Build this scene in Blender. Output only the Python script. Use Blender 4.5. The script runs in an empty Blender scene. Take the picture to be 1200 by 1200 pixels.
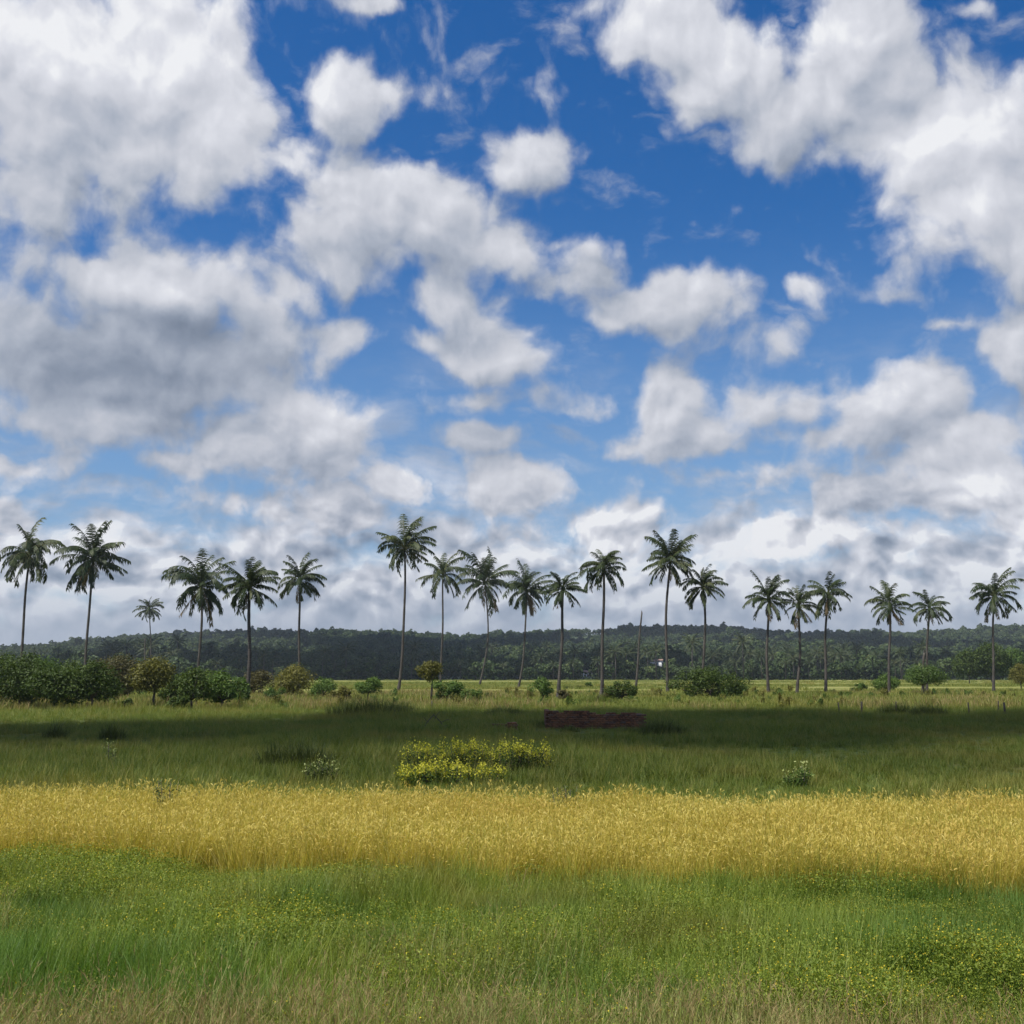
import bpy, math, random
import numpy as np
from mathutils import Vector

# ------------------------------------------------------------------ scene, camera
scene = bpy.context.scene
COL = scene.collection
RNG = np.random.default_rng(11)
F = 1280.0                       # focal length in photo pixels (photo is 1200 wide)
CAM_H = 2.5
HORIZON = 790.0
PITCH = math.atan((HORIZON - 600.0) / F)

cam_data = bpy.data.cameras.new('camera')
cam_data.sensor_width = 36.0
cam_data.lens = 36.0 * F / 1200.0
cam_data.clip_start = 0.05
cam_data.clip_end = 8000.0
cam = bpy.data.objects.new('camera', cam_data)
COL.objects.link(cam)
cam.location = (0, 0, CAM_H)
cam.rotation_euler = (math.pi / 2 + PITCH, 0, 0)
scene.camera = cam

sp, cp = math.sin(PITCH), math.cos(PITCH)


def ray(x, y):
    """world direction that the photo's pixel (x, y) looks along"""
    u, v = (x - 600.0) / F, (600.0 - y) / F
    return Vector((u, cp - v * sp, sp + v * cp))


def ground_at(x, y, z=0.0):
    d = ray(x, y)
    t = (z - CAM_H) / d.z
    return Vector((d.x * t, d.y * t, z))


def at_depth(x, y, depth):
    d = ray(x, y)
    t = depth / d.y
    return Vector((d.x * t, depth, CAM_H + d.z * t))


scene.view_settings.view_transform = 'Standard'
scene.view_settings.look = 'None'
scene.view_settings.exposure = 0.30
scene.view_settings.gamma = 1.0
scene.cycles.use_denoising = True
scene.cycles.max_bounces = 6
scene.cycles.diffuse_bounces = 3
scene.cycles.glossy_bounces = 2
scene.cycles.transmission_bounces = 3
scene.cycles.transparent_max_bounces = 8
scene.cycles.volume_bounces = 0

# the sun stands high on the left and a little behind the camera
SUN_EL = math.radians(60.0)
SUN_AZ = math.radians(-122.0)    # from +Y towards +X
SUN = Vector((math.cos(SUN_EL) * math.sin(SUN_AZ), math.cos(SUN_EL) * math.cos(SUN_AZ), math.sin(SUN_EL)))
ld = bpy.data.lights.new('sun', 'SUN')
ld.energy = 5.0
ld.angle = math.radians(0.5)
ld.color = (1.0, 0.955, 0.88)
lo = bpy.data.objects.new('sun', ld)
COL.objects.link(lo)
lo.rotation_euler = SUN.to_track_quat('Z', 'Y').to_euler()
lo.location = (-60, -20, 120)


# ------------------------------------------------------------------ node helper
class Nodes:
    def __init__(self, tree):
        self.t = tree
        tree.nodes.clear()

    def new(self, kind, **kw):
        n = self.t.nodes.new(kind)
        for k, v in kw.items():
            setattr(n, k, v)
        return n

    def put(self, sock, val):
        if isinstance(val, bpy.types.NodeSocket):
            self.t.links.new(val, sock)
        elif val is not None:
            sock.default_value = val

    def math(self, op, a, b=None, c=None, clamp=False):
        n = self.new('ShaderNodeMath', operation=op, use_clamp=clamp)
        for i, v in enumerate((a, b, c)):
            if v is not None:
                self.put(n.inputs[i], v)
        return n.outputs[0]

    def vmath(self, op, a, b=None, scale=None):
        n = self.new('ShaderNodeVectorMath', operation=op)
        self.put(n.inputs[0], a)
        if b is not None:
            self.put(n.inputs[1], b)
        if scale is not None:
            self.put(n.inputs['Scale'], scale)
        return n.outputs[1] if op in ('LENGTH', 'DISTANCE', 'DOT_PRODUCT') else n.outputs[0]

    def noise(self, vec, scale, detail=4.0, rough=0.5, dims='3D', out=0, lac=2.0):
        n = self.new('ShaderNodeTexNoise', noise_dimensions=dims)
        self.put(n.inputs['Vector'], vec)
        n.inputs['Scale'].default_value = scale
        n.inputs['Detail'].default_value = detail
        n.inputs['Roughness'].default_value = rough
        n.inputs['Lacunarity'].default_value = lac
        return n.outputs[out]

    def ramp(self, fac, stops, interp='LINEAR'):
        n = self.new('ShaderNodeValToRGB')
        n.color_ramp.interpolation = interp
        els = n.color_ramp.elements
        while len(els) < len(stops):
            els.new(0.5)
        for e, (p, c) in zip(els, stops):
            e.position = p
            e.color = (*c, 1.0) if len(c) == 3 else c
        self.put(n.inputs[0], fac)
        return n.outputs[0]

    def mix(self, fac, a, b, blend='MIX'):
        n = self.new('ShaderNodeMix', data_type='RGBA', blend_type=blend)
        self.put(n.inputs[0], fac)
        for s, v in ((n.inputs[6], a), (n.inputs[7], b)):
            if isinstance(v, tuple) and len(v) == 3:
                v = (*v, 1.0)
            self.put(s, v)
        return n.outputs[2]

    def smooth(self, x, lo, hi, a=0.0, b=1.0):
        n = self.new('ShaderNodeMapRange', interpolation_type='SMOOTHSTEP')
        self.put(n.inputs[0], x)
        for i, v in enumerate((lo, hi, a, b)):
            self.put(n.inputs[i + 1], v)
        return n.outputs[0]
# ------------------------------------------------------------------ sky
world = bpy.data.worlds.new('World')
scene.world = world
world.use_nodes = True
W = Nodes(world.node_tree)
sky = W.new('ShaderNodeTexSky', sky_type='NISHITA')
sky.sun_disc = False
sky.sun_elevation = SUN_EL
sky.sun_rotation = SUN_AZ
sky.altitude = 0
sky.air_density = 1.0
sky.dust_density = 0.6
sky.ozone_density = 3.0
hs = W.new('ShaderNodeHueSaturation')
hs.inputs['Saturation'].default_value = 1.42
hs.inputs['Hue'].default_value = 0.508
hs.inputs['Value'].default_value = 1.0
W.put(hs.inputs['Color'], sky.outputs[0])
clear_sky = W.vmath('SCALE', hs.outputs[0], scale=0.112)

tc = W.new('ShaderNodeTexCoord')
sx = W.new('ShaderNodeSeparateXYZ')
W.put(sx.inputs[0], tc.outputs['Generated'])
az = W.math('ARCTAN2', sx.outputs[0], sx.outputs[1])
el = W.math('ARCSINE', sx.outputs[2])
cxy = W.new('ShaderNodeCombineXYZ')
W.put(cxy.inputs[0], az)
W.put(cxy.inputs[1], el)
q0 = cxy.outputs[0]


def dirang(x, y):
    d = ray(x, y).normalized()
    return math.atan2(d.x, d.y), math.asin(d.z)


# billowing: the coordinates are pushed about by two scales of noise
w1 = W.vmath('SUBTRACT', W.noise(q0, 8.0, 2.0, 0.5, '2D', 1), (0.5, 0.5, 0.5))
w2 = W.vmath('SUBTRACT', W.noise(q0, 34.0, 4.0, 0.62, '2D', 1), (0.5, 0.5, 0.5))
q1 = W.vmath('ADD', W.vmath('ADD', q0, W.vmath('SCALE', w1, scale=0.034)), W.vmath('SCALE', w2, scale=0.009))

# where the cumulus clouds stand: centre x, y and half-sizes in photo pixels, weight
CLOUDS = [
    (70, 80, 240, 160, 1), (200, 90, 170, 130, 1), (250, 165, 130, 100, .9), (50, 235, 120, 80, .75),
    (405, 112, 85, 58, .9), (450, 98, 36, 24, .7), (325, 195, 90, 60, .8), (335, 340, 60, 45, .6),
    (420, 255, 150, 90, 1), (510, 265, 110, 72, .9), (590, 285, 90, 42, .7), (385, 310, 100, 55, .75), (515, 350, 60, 40, .7),
    (190, 345, 160, 70, .9), (160, 420, 240, 95, 1), (50, 420, 150, 100, .9), (300, 400, 75, 80, .8), (120, 490, 220, 52, .8), (60, 330, 70, 40, .3),
    (360, 510, 120, 75, 1), (290, 520, 90, 50, .8), (200, 540, 70, 28, .6), (25, 548, 80, 28, .7),
    (405, 393, 58, 30, .65), (575, 412, 105, 48, 1), (510, 400, 60, 24, .6),
    (612, 186, 100, 42, .85), (632, 100, 36, 36, .4), (700, 318, 95, 58, .75), (765, 357, 125, 52, 1), (650, 280, 40, 20, .4),
    (780, 25, 120, 80, 1), (850, 85, 110, 80, 1), (905, 145, 75, 72, .95), (965, 105, 70, 55, .9), (1012, 40, 85, 85, 1), (1050, 95, 60, 60, .9), (690, 10, 60, 22, .5),
    (1095, 175, 130, 95, 1), (1165, 155, 100, 85, 1), (1135, 240, 130, 105, 1), (1190, 290, 110, 60, .9), (1050, 230, 70, 70, .6),
    (435, 2, 50, 14, .6), (1152, 8, 34, 18, .5), (935, 339, 42, 22, .6), (970, 262, 26, 16, .4), (1050, 345, 80, 18, .3),
    (1195, 400, 55, 52, .9), (1110, 376, 90, 10, .35),
    (1050, 472, 96, 60, 1), (1130, 508, 100, 36, .8), (945, 480, 40, 56, .65), (960, 510, 100, 34, .6), (1190, 508, 55, 34, .6),
    (785, 480, 70, 64, .95), (790, 515, 115, 42, .9), (850, 522, 60, 24, .6),
    (560, 468, 120, 30, .5), (690, 474, 130, 40, .58), (880, 484, 80, 44, .5), (480, 440, 70, 26, .42), (575, 512, 90, 32, .6), (470, 572, 66, 44, .9), (605, 570, 100, 52, .95), (540, 575, 60, 40, .5),
    (390, 605, 110, 48, .8), (275, 590, 55, 26, .4), (1030, 580, 90, 44, .85), (1090, 596, 60, 20, .6), (860, 560, 170, 40, .5), (1090, 540, 160, 30, .5),
    (715, 615, 110, 44, .85), (1165, 578, 105, 66, 1), (960, 632, 170, 40, .75), (620, 632, 80, 30, .6), (110, 628, 150, 40, .6), (15, 605, 60, 30, .7),
]
# patches of the clouds that are brighter (+) or greyer (-) than their surroundings
TONES = [
    (90, 40, 330, 170, .26), (290, 90, 130, 90, .10), (120, 250, 120, 60, -.10), (300, 220, 120, 70, .14),
    (120, 412, 200, 60, -.50), (285, 395, 90, 50, -.14), (250, 500, 220, 34, -.16), (200, 325, 140, 30, .10),
    (380, 480, 80, 34, .16), (575, 512, 100, 26, -.24), (705, 318, 90, 46, -.22), (565, 400, 40, 18, -.14),
    (800, 60, 180, 100, .20), (1000, 40, 110, 90, .16), (1120, 210, 150, 110, .32), (1040, 450, 70, 34, .16), (950, 505, 90, 40, -.06),
    (1030, 584, 80, 28, -.16), (1085, 598, 50, 16, -.10), (735, 604, 60, 20, .14), (1150, 560, 80, 40, .18), (1190, 620, 70, 34, .12),
    (960, 635, 150, 34, .16), (870, 650, 60, 24, .12), (620, 640, 70, 30, .14), (690, 630, 60, 26, .14), (10, 690, 60, 30, .16), (475, 562, 55, 30, .18),
    (950, 655, 60, 28, -.16), (1036, 642, 46, 20, -.26), (1170, 640, 66, 28, -.18), (830, 600, 70, 22, -.10), (420, 640, 160, 40, -.08), (380, 690, 160, 36, -.06),
]


TONES = [(x, y, rx, ry, w) if y < 545 else (x, y, rx * 1.2, ry * 1.2, w * 1.45) for x, y, rx, ry, w in TONES]


def blob(q, x, y, rx, ry, weight):
    a, e = dirang(x, y)
    sxr, syr = rx * 1.16 / F, ry * 1.16 / F
    m = W.new('ShaderNodeMapping', vector_type='TEXTURE')
    W.put(m.inputs['Vector'], q)
    m.inputs['Location'].default_value = (a, e, 0)
    m.inputs['Scale'].default_value = (sxr, syr, 1)
    g = W.new('ShaderNodeTexGradient', gradient_type='SPHERICAL')
    W.put(g.inputs[0], m.outputs[0])
    return g.outputs[1], weight


def total(q, items, first):
    acc = first
    for it in items:
        g, w = blob(q, *it)
        acc = W.math('MULTIPLY_ADD', g, w, acc)
    return acc


# elsewhere round the sky: scattered cumulus of the same kind
side = W.smooth(W.math('ABSOLUTE', az), 0.50, 0.75)
high = W.smooth(el, 0.62, 0.80)
elsewhere = W.math('MAXIMUM', side, high)
patches = W.smooth(W.noise(q0, 3.2, 3.0, 0.5, '2D'), 0.46, 0.62, 0.0, 0.9)
first = W.math('MULTIPLY', elsewhere, patches)

def cell(vec, scale, detail=2.5):
    v = W.new('ShaderNodeTexVoronoi', feature='SMOOTH_F1', voronoi_dimensions='2D')
    W.put(v.inputs['Vector'], vec)
    v.inputs['Scale'].default_value = scale
    v.inputs['Detail'].default_value = detail
    v.inputs['Roughness'].default_value = 0.5
    v.inputs['Smoothness'].default_value = 0.6
    return v.outputs['Distance']


def mass(q):
    acc = first
    for it in CLOUDS:
        g, w = blob(q, *it)
        acc = W.math('SMOOTH_MAX', W.math('MULTIPLY', g, w), acc, 0.14)
    return acc


near_hor = W.smooth(el, 0.10, 0.26, 1.0, 0.0)
TO_SUN = (-0.012, 0.030, 0)
n_fine = W.math('SUBTRACT', W.noise(q1, 16.0, 9.0, 0.55, '2D'), 0.5)
n_mid = W.math('SUBTRACT', W.noise(q1, 6.5, 3.0, 0.5, '2D'), 0.5)
n_tiny = W.math('SUBTRACT', W.noise(q1, 42.0, 6.0, 0.6, '2D'), 0.5)
puff = W.math('SUBTRACT', 0.42, cell(q1, 15.0))
body = mass(q1)
body_up = mass(W.vmath('ADD', q1, TO_SUN))
field = W.math('MULTIPLY_ADD', n_mid, 0.50, body)
field = W.math('MULTIPLY_ADD', n_fine, 0.85, W.math('ADD', field, 0.10))
field = W.math('MULTIPLY_ADD', puff, 0.34, field)
field = W.math('MULTIPLY_ADD', n_tiny, W.math('MULTIPLY_ADD', near_hor, 0.40, 0.16), field)
alpha = W.smooth(field, 0.13, 0.51)
slope = W.math('MAXIMUM', W.math('MINIMUM', W.math('MULTIPLY', W.math('SUBTRACT', body, body_up), 0.55), 0.17), -0.27)

# towards the horizon the clouds close up into one pale bank
low = W.smooth(el, 0.075, 0.20, 1.0, 0.0)
bank_n = W.noise(W.vmath('MULTIPLY', q1, (1.0, 2.2, 1.0)), 12.0, 7.0, 0.58, '2D')
bank = W.smooth(W.math('ADD', bank_n, W.math('MULTIPLY', low, 0.50)), 0.55, 0.95)
veil = W.math('MULTIPLY', W.smooth(W.noise(W.vmath('MULTIPLY', q1, (1.0, 3.0, 1.0)), 5.0, 6.0, 0.6, '2D'), 0.45, 0.75), W.smooth(el, 0.16, 0.36, 0.72, 0.0))
heap = W.noise(W.vmath('MULTIPLY', q1, (1.0, 1.25, 1.0)), 17.0, 5.0, 0.55, '2D')
heap_up = W.noise(W.vmath('MULTIPLY', W.vmath('ADD', q1, (-0.008, 0.012, 0)), (1.0, 1.25, 1.0)), 17.0, 5.0, 0.55, '2D')
cover = W.math('MAXIMUM', alpha, W.math('MAXIMUM', W.math('MULTIPLY', bank, 0.95), veil))

# light from the sun side: density now against density a step towards the sun
n_a = W.noise(q1, 16.0, 7.0, 0.55, '2D')
n_b = W.noise(W.vmath('ADD', q1, (-0.008, 0.014, 0)), 16.0, 7.0, 0.55, '2D')
p_b = cell(W.vmath('ADD', q1, (-0.008, 0.014, 0)), 15.0)
n_e = W.noise(q1, 44.0, 4.0, 0.55, '2D')
n_f = W.noise(W.vmath('ADD', q1, (-0.004, 0.007, 0)), 44.0, 4.0, 0.55, '2D')
relief = W.math('MULTIPLY', W.math('SUBTRACT', n_e, n_f), W.math('MULTIPLY_ADD', near_hor, 0.25, 0.16))
relief = W.math('ADD', relief, W.math('MULTIPLY', W.math('SUBTRACT', n_a, n_b), 0.36))
relief = W.math('ADD', relief, W.math('MULTIPLY', W.math('SUBTRACT', W.math('SUBTRACT', 0.42, p_b), puff), -0.30))
tone = total(q1, TONES, 0.60)
slope = W.math('MULTIPLY', slope, W.smooth(el, 0.08, 0.24, 0.10, 1.0))
tone = W.math('ADD', tone, W.math('ADD', relief, slope))
lowmid = W.math('MULTIPLY', low, W.smooth(el, 0.02, 0.075))
tone = W.math('MULTIPLY_ADD', lowmid, 0.17, tone)
# the far heaps: small rounded tops lit from above, grey below
lq = W.vmath('MULTIPLY', q1, (1.0, 1.35, 1.0))
lq_up = W.vmath('ADD', lq, (-0.006, 0.016, 0))
far_puff = W.math('SUBTRACT', cell(lq_up, 27.0, 2.0), cell(lq, 27.0, 2.0))
far_mass = W.math('SUBTRACT', W.noise(lq, 15.0, 3.0, 0.5, '2D'), W.noise(W.vmath('ADD', lq, (-0.008, 0.026, 0)), 15.0, 3.0, 0.5, '2D'))
tone = W.math('MULTIPLY_ADD', W.math('MULTIPLY', far_puff, lowmid), 0.85, tone)
tone = W.math('MULTIPLY_ADD', W.math('MULTIPLY', far_mass, lowmid), 0.35, tone)
tone = W.math('MULTIPLY_ADD', W.math('MULTIPLY', W.smooth(az, -0.05, 0.30), lowmid), 0.07, tone)
tone = W.math('MULTIPLY_ADD', W.math('MULTIPLY', W.math('SUBTRACT', heap, heap_up), lowmid), 0.45, tone)
tone = W.math('MULTIPLY_ADD', W.math('MULTIPLY', W.math('SUBTRACT', heap, 0.5), lowmid), 0.2, tone)
cloud_col = W.ramp(tone, [
    (0.0, (0.150, 0.190, 0.262)), (0.25, (0.245, 0.290, 0.375)), (0.5, (0.400, 0.440, 0.525)),
    (0.72, (0.580, 0.600, 0.665)), (0.9, (0.72, 0.735, 0.795)), (1.0, (0.86, 0.87, 0.90))])
far_air = W.mix(W.smooth(el, 0.02, 0.105, 0.62, 0.0), cloud_col, (0.305, 0.370, 0.490))
clear_low = W.mix(W.smooth(el, 0.08, 0.42, 0.50, 0.0), clear_sky, (0.26, 0.42, 0.66))
col = W.mix(cover, clear_low, far_air)
bg = W.new('ShaderNodeBackground')
W.put(bg.inputs[0], col)
bg.inputs[1].default_value = 0.82
wo = W.new('ShaderNodeOutputWorld')
W.put(wo.inputs[0], bg.outputs[0])
world.cycles.sampling_method = 'MANUAL'
world.cycles.sample_map_resolution = 512
# ------------------------------------------------------------------ mesh helpers
def make_mesh(name, verts, quads=None, tris=None, attr=None, mats=(), smooth=False, mat_index=None):
    verts = np.asarray(verts, dtype=np.float32).reshape(-1, 3)
    parts, sizes = [], []
    if quads is not None and len(quads):
        q = np.asarray(quads, dtype=np.int32).reshape(-1, 4)
        parts.append(q.ravel())
        sizes.append(np.full(len(q), 4, dtype=np.int32))
    if tris is not None and len(tris):
        t = np.asarray(tris, dtype=np.int32).reshape(-1, 3)
        parts.append(t.ravel())
        sizes.append(np.full(len(t), 3, dtype=np.int32))
    me = bpy.data.meshes.new(name)
    me.vertices.add(len(verts))
    me.vertices.foreach_set('co', verts.ravel())
    if parts:
        idx = np.concatenate(parts)
        sz = np.concatenate(sizes)
        start = np.zeros(len(sz), dtype=np.int32)
        start[1:] = np.cumsum(sz)[:-1]
        me.loops.add(len(idx))
        me.loops.foreach_set('vertex_index', idx)
        me.polygons.add(len(sz))
        me.polygons.foreach_set('loop_start', start)
        me.polygons.foreach_set('loop_total', sz)
        if smooth:
            me.polygons.foreach_set('use_smooth', np.ones(len(sz), dtype=bool))
        if mat_index is not None:
            me.polygons.foreach_set('material_index', np.asarray(mat_index, dtype=np.int32))
    for m in mats:
        me.materials.append(m)
    if attr is not None:
        a = me.attributes.new('tint', 'FLOAT', 'POINT')
        a.data.foreach_set('value', np.asarray(attr, dtype=np.float32).ravel())
    me.update(calc_edges=True)
    return me


def link(name, me, parent=None, loc=None):
    o = bpy.data.objects.new(name, me)
    COL.objects.link(o)
    if parent is not None:
        o.parent = parent
    if loc is not None:
        o.location = loc
    return o


def thing(name, label, cat, loc, group=None, rot=0.0):
    o = bpy.data.objects.new(name, None)
    o.empty_display_size = 0.3
    COL.objects.link(o)
    o.location = loc
    o.rotation_euler = (0, 0, rot)
    o['label'] = label
    o['category'] = cat
    if group:
        o['group'] = group
    return o


def structure(o, label=None):
    o['kind'] = 'structure'
    if label:
        o['label'] = label
    return o


def stuff(o, label, cat):
    o['kind'] = 'stuff'
    o['label'] = label
    o['category'] = cat
    return o


class Build:
    """gathers pieces of geometry that belong to one mesh"""
    def __init__(self):
        self.v, self.q, self.t, self.a, self.n = [], [], [], [], 0

    def add(self, v, quads=None, tris=None, tint=0.5):
        v = np.asarray(v, dtype=np.float64).reshape(-1, 3)
        if quads is not None and len(quads):
            self.q.append(np.asarray(quads).reshape(-1, 4) + self.n)
        if tris is not None and len(tris):
            self.t.append(np.asarray(tris).reshape(-1, 3) + self.n)
        self.v.append(v)
        self.a.append(np.broadcast_to(np.asarray(tint, dtype=np.float64), (len(v),)))
        self.n += len(v)

    def tube(self, pts, radii, seg=8, tint=0.5, cap=True):
        pts = np.asarray(pts, dtype=np.float64)
        n = len(pts)
        radii = np.broadcast_to(np.asarray(radii, dtype=np.float64), (n,))
        tang = np.gradient(pts, axis=0)
        tang /= np.linalg.norm(tang, axis=1)[:, None] + 1e-9
        ref = np.array([0.31, 0.95, 0.05]) if abs(tang[0][1]) < 0.8 else np.array([1.0, 0.1, 0.0])
        s = np.cross(tang, ref)
        s /= np.linalg.norm(s, axis=1)[:, None] + 1e-9
        b = np.cross(tang, s)
        ang = np.linspace(0, 2 * np.pi, seg, endpoint=False)
        ring = s[:, None, :] * np.cos(ang)[None, :, None] + b[:, None, :] * np.sin(ang)[None, :, None]
        v = pts[:, None, :] + ring * radii[:, None, None]
        i = np.arange(n - 1)[:, None] * seg
        j = np.arange(seg)[None, :]
        k = (j + 1) % seg
        q = np.stack([i + j, i + k, i + seg + k, i + seg + j], axis=-1).reshape(-1, 4)
        tris = None
        vv = v.reshape(-1, 3)
        if cap:
            vv = np.vstack([vv, pts[-1:], pts[:1]])
            jj = np.arange(seg)
            top = np.stack([(n - 1) * seg + jj, (n - 1) * seg + (jj + 1) % seg, np.full(seg, n * seg)], axis=-1)
            bot = np.stack([(jj + 1) % seg, jj, np.full(seg, n * seg + 1)], axis=-1)
            tris = np.vstack([top, bot])
        self.add(vv, q, tris, tint)

    def box(self, c, size, rot=0.0, tint=0.5, jitter=0.0, tilt=0.0):
        x, y, z = np.asarray(size) / 2.0
        v = np.array([[-x, -y, -z], [x, -y, -z], [x, y, -z], [-x, y, -z], [-x, -y, z], [x, -y, z], [x, y, z], [-x, y, z]])
        if jitter:
            v = v + RNG.uniform(-jitter, jitter, v.shape)
        if tilt:
            ct, st = math.cos(tilt), math.sin(tilt)
            v = v @ np.array([[ct, 0, st], [0, 1, 0], [-st, 0, ct]]).T
        cr, sr = math.cos(rot), math.sin(rot)
        v = v @ np.array([[cr, -sr, 0], [sr, cr, 0], [0, 0, 1]]).T + np.asarray(c)
        q = [[0, 3, 2, 1], [4, 5, 6, 7], [0, 1, 5, 4], [1, 2, 6, 5], [2, 3, 7, 6], [3, 0, 4, 7]]
        self.add(v, q, None, tint)

    def mesh(self, name, mats, smooth=False):
        v = np.vstack(self.v)
        q = np.vstack(self.q) if self.q else None
        t = np.vstack(self.t) if self.t else None
        return make_mesh(name, v, q, t, np.concatenate(self.a), mats, smooth)


def unit(v):
    return v / (np.linalg.norm(v, axis=-1, keepdims=True) + 1e-9)


def leaves(b, centres, size, out=None, spread=0.9, ratio=0.5, tint=None, fold=0.25, rng=RNG):
    """diamond shaped folded leaves (two triangles) at the given centres"""
    n = len(centres)
    d = rng.normal(size=(n, 3))
    if out is not None:
        d = unit(d) * spread + out
    d = unit(d)                                  # leaf normal
    t = unit(np.cross(d, rng.normal(size=(n, 3))))
    s = np.cross(d, t)
    L = size * rng.uniform(0.6, 1.35, (n, 1))
    Wd = L * ratio
    up = d * (L * fold)
    p0 = centres - t * L * 0.5
    p1 = centres + s * Wd * 0.5 + up * 0.5
    p2 = centres + t * L * 0.5 - up * 0.3
    p3 = centres - s * Wd * 0.5 + up * 0.5
    v = np.stack([p0, p1, p2, p3], axis=1).reshape(-1, 3)
    i = np.arange(n)[:, None] * 4
    tr = np.concatenate([i + np.array([[0, 1, 2]]), i + np.array([[0, 2, 3]])], axis=1).reshape(-1, 3)
    tt = rng.uniform(0, 1, n) if tint is None else tint
    b.add(v, None, tr, np.repeat(tt, 4))


def vnoise(x, y, seed=0):
    """smooth 2D value noise in [-1, 1]"""
    x = np.asarray(x, dtype=np.float64)
    y = np.asarray(y, dtype=np.float64)
    xi, yi = np.floor(x), np.floor(y)
    fx, fy = x - xi, y - yi
    fx, fy = fx * fx * (3 - 2 * fx), fy * fy * (3 - 2 * fy)

    def h(a, c):
        v = np.sin(a * 127.1 + c * 311.7 + seed * 74.7) * 43758.5453
        return v - np.floor(v)
    v = (h(xi, yi) * (1 - fx) + h(xi + 1, yi) * fx) * (1 - fy) + (h(xi, yi + 1) * (1 - fx) + h(xi + 1, yi + 1) * fx) * fy
    return v * 2 - 1


def fbm(x, y, seed=0, octs=4):
    r, a = 0.0, 0.5
    for k in range(octs):
        r = r + a * vnoise(x, y, seed + k)
        x, y, a = x * 2.03 + 5.1, y * 2.03 + 1.7, a * 0.5
    return r


# ------------------------------------------------------------------ materials
def material(name):
    m = bpy.data.materials.new(name)
    m.use_nodes = True
    return m, Nodes(m.node_tree)


def leaf_material(name, stops, translucent=0.3, rough=0.5, patch=None, spec=0.25):
    """stops: colours over the per-leaf tint; patch: (scale, colour, amount) large-scale drift of the plants' own colour"""
    m, N = material(name)
    at = N.new('ShaderNodeAttribute', attribute_name='tint')
    oi = N.new('ShaderNodeObjectInfo')
    f = N.math('ADD', N.math('MULTIPLY', at.outputs['Fac'], 0.75), N.math('MULTIPLY', oi.outputs['Random'], 0.25))
    c = N.ramp(f, stops)
    if patch:
        geo = N.new('ShaderNodeNewGeometry')
        for scale, colour, lo_, hi_, amount in patch:
            nz = N.noise(geo.outputs['Position'], scale, 4.0, 0.6)
            c = N.mix(N.math('MULTIPLY', N.smooth(nz, lo_, hi_), amount), c, colour)
    p = N.new('ShaderNodeBsdfPrincipled')
    N.put(p.inputs['Base Color'], c)
    p.inputs['Roughness'].default_value = rough
    p.inputs['Specular IOR Level'].default_value = spec
    tr = N.new('ShaderNodeBsdfTranslucent')
    N.put(tr.inputs[0], N.mix(1.0, c, (1.0, 1.0, 0.55), 'MULTIPLY'))
    mx = N.new('ShaderNodeMixShader')
    mx.inputs[0].default_value = translucent
    N.put(mx.inputs[1], p.outputs[0])
    N.put(mx.inputs[2], tr.outputs[0])
    out = N.new('ShaderNodeOutputMaterial')
    N.put(out.inputs[0], mx.outputs[0])
    return m


def bark_material(name, dark, pale, scale=6.0, bands=0.0):
    m, N = material(name)
    geo = N.new('ShaderNodeTexCoord')
    pos = geo.outputs['Object']
    nz = N.noise(N.vmath('MULTIPLY', pos, (1, 1, 0.35)), scale, 5.0, 0.65)
    c = N.ramp(nz, [(0.3, dark), (0.7, pale)])
    if bands:
        wv = N.new('ShaderNodeTexWave', wave_type='BANDS', bands_direction='Z')
        N.put(wv.inputs['Vector'], pos)
        wv.inputs['Scale'].default_value = bands
        wv.inputs['Distortion'].default_value = 2.0
        c = N.mix(N.math('MULTIPLY', wv.outputs['Fac'], 0.45), c, dark)
    p = N.new('ShaderNodeBsdfPrincipled')
    N.put(p.inputs['Base Color'], c)
    p.inputs['Roughness'].default_value = 0.85
    p.inputs['Specular IOR Level'].default_value = 0.2
    out = N.new('ShaderNodeOutputMaterial')
    N.put(out.inputs[0], p.outputs[0])
    return m


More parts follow.
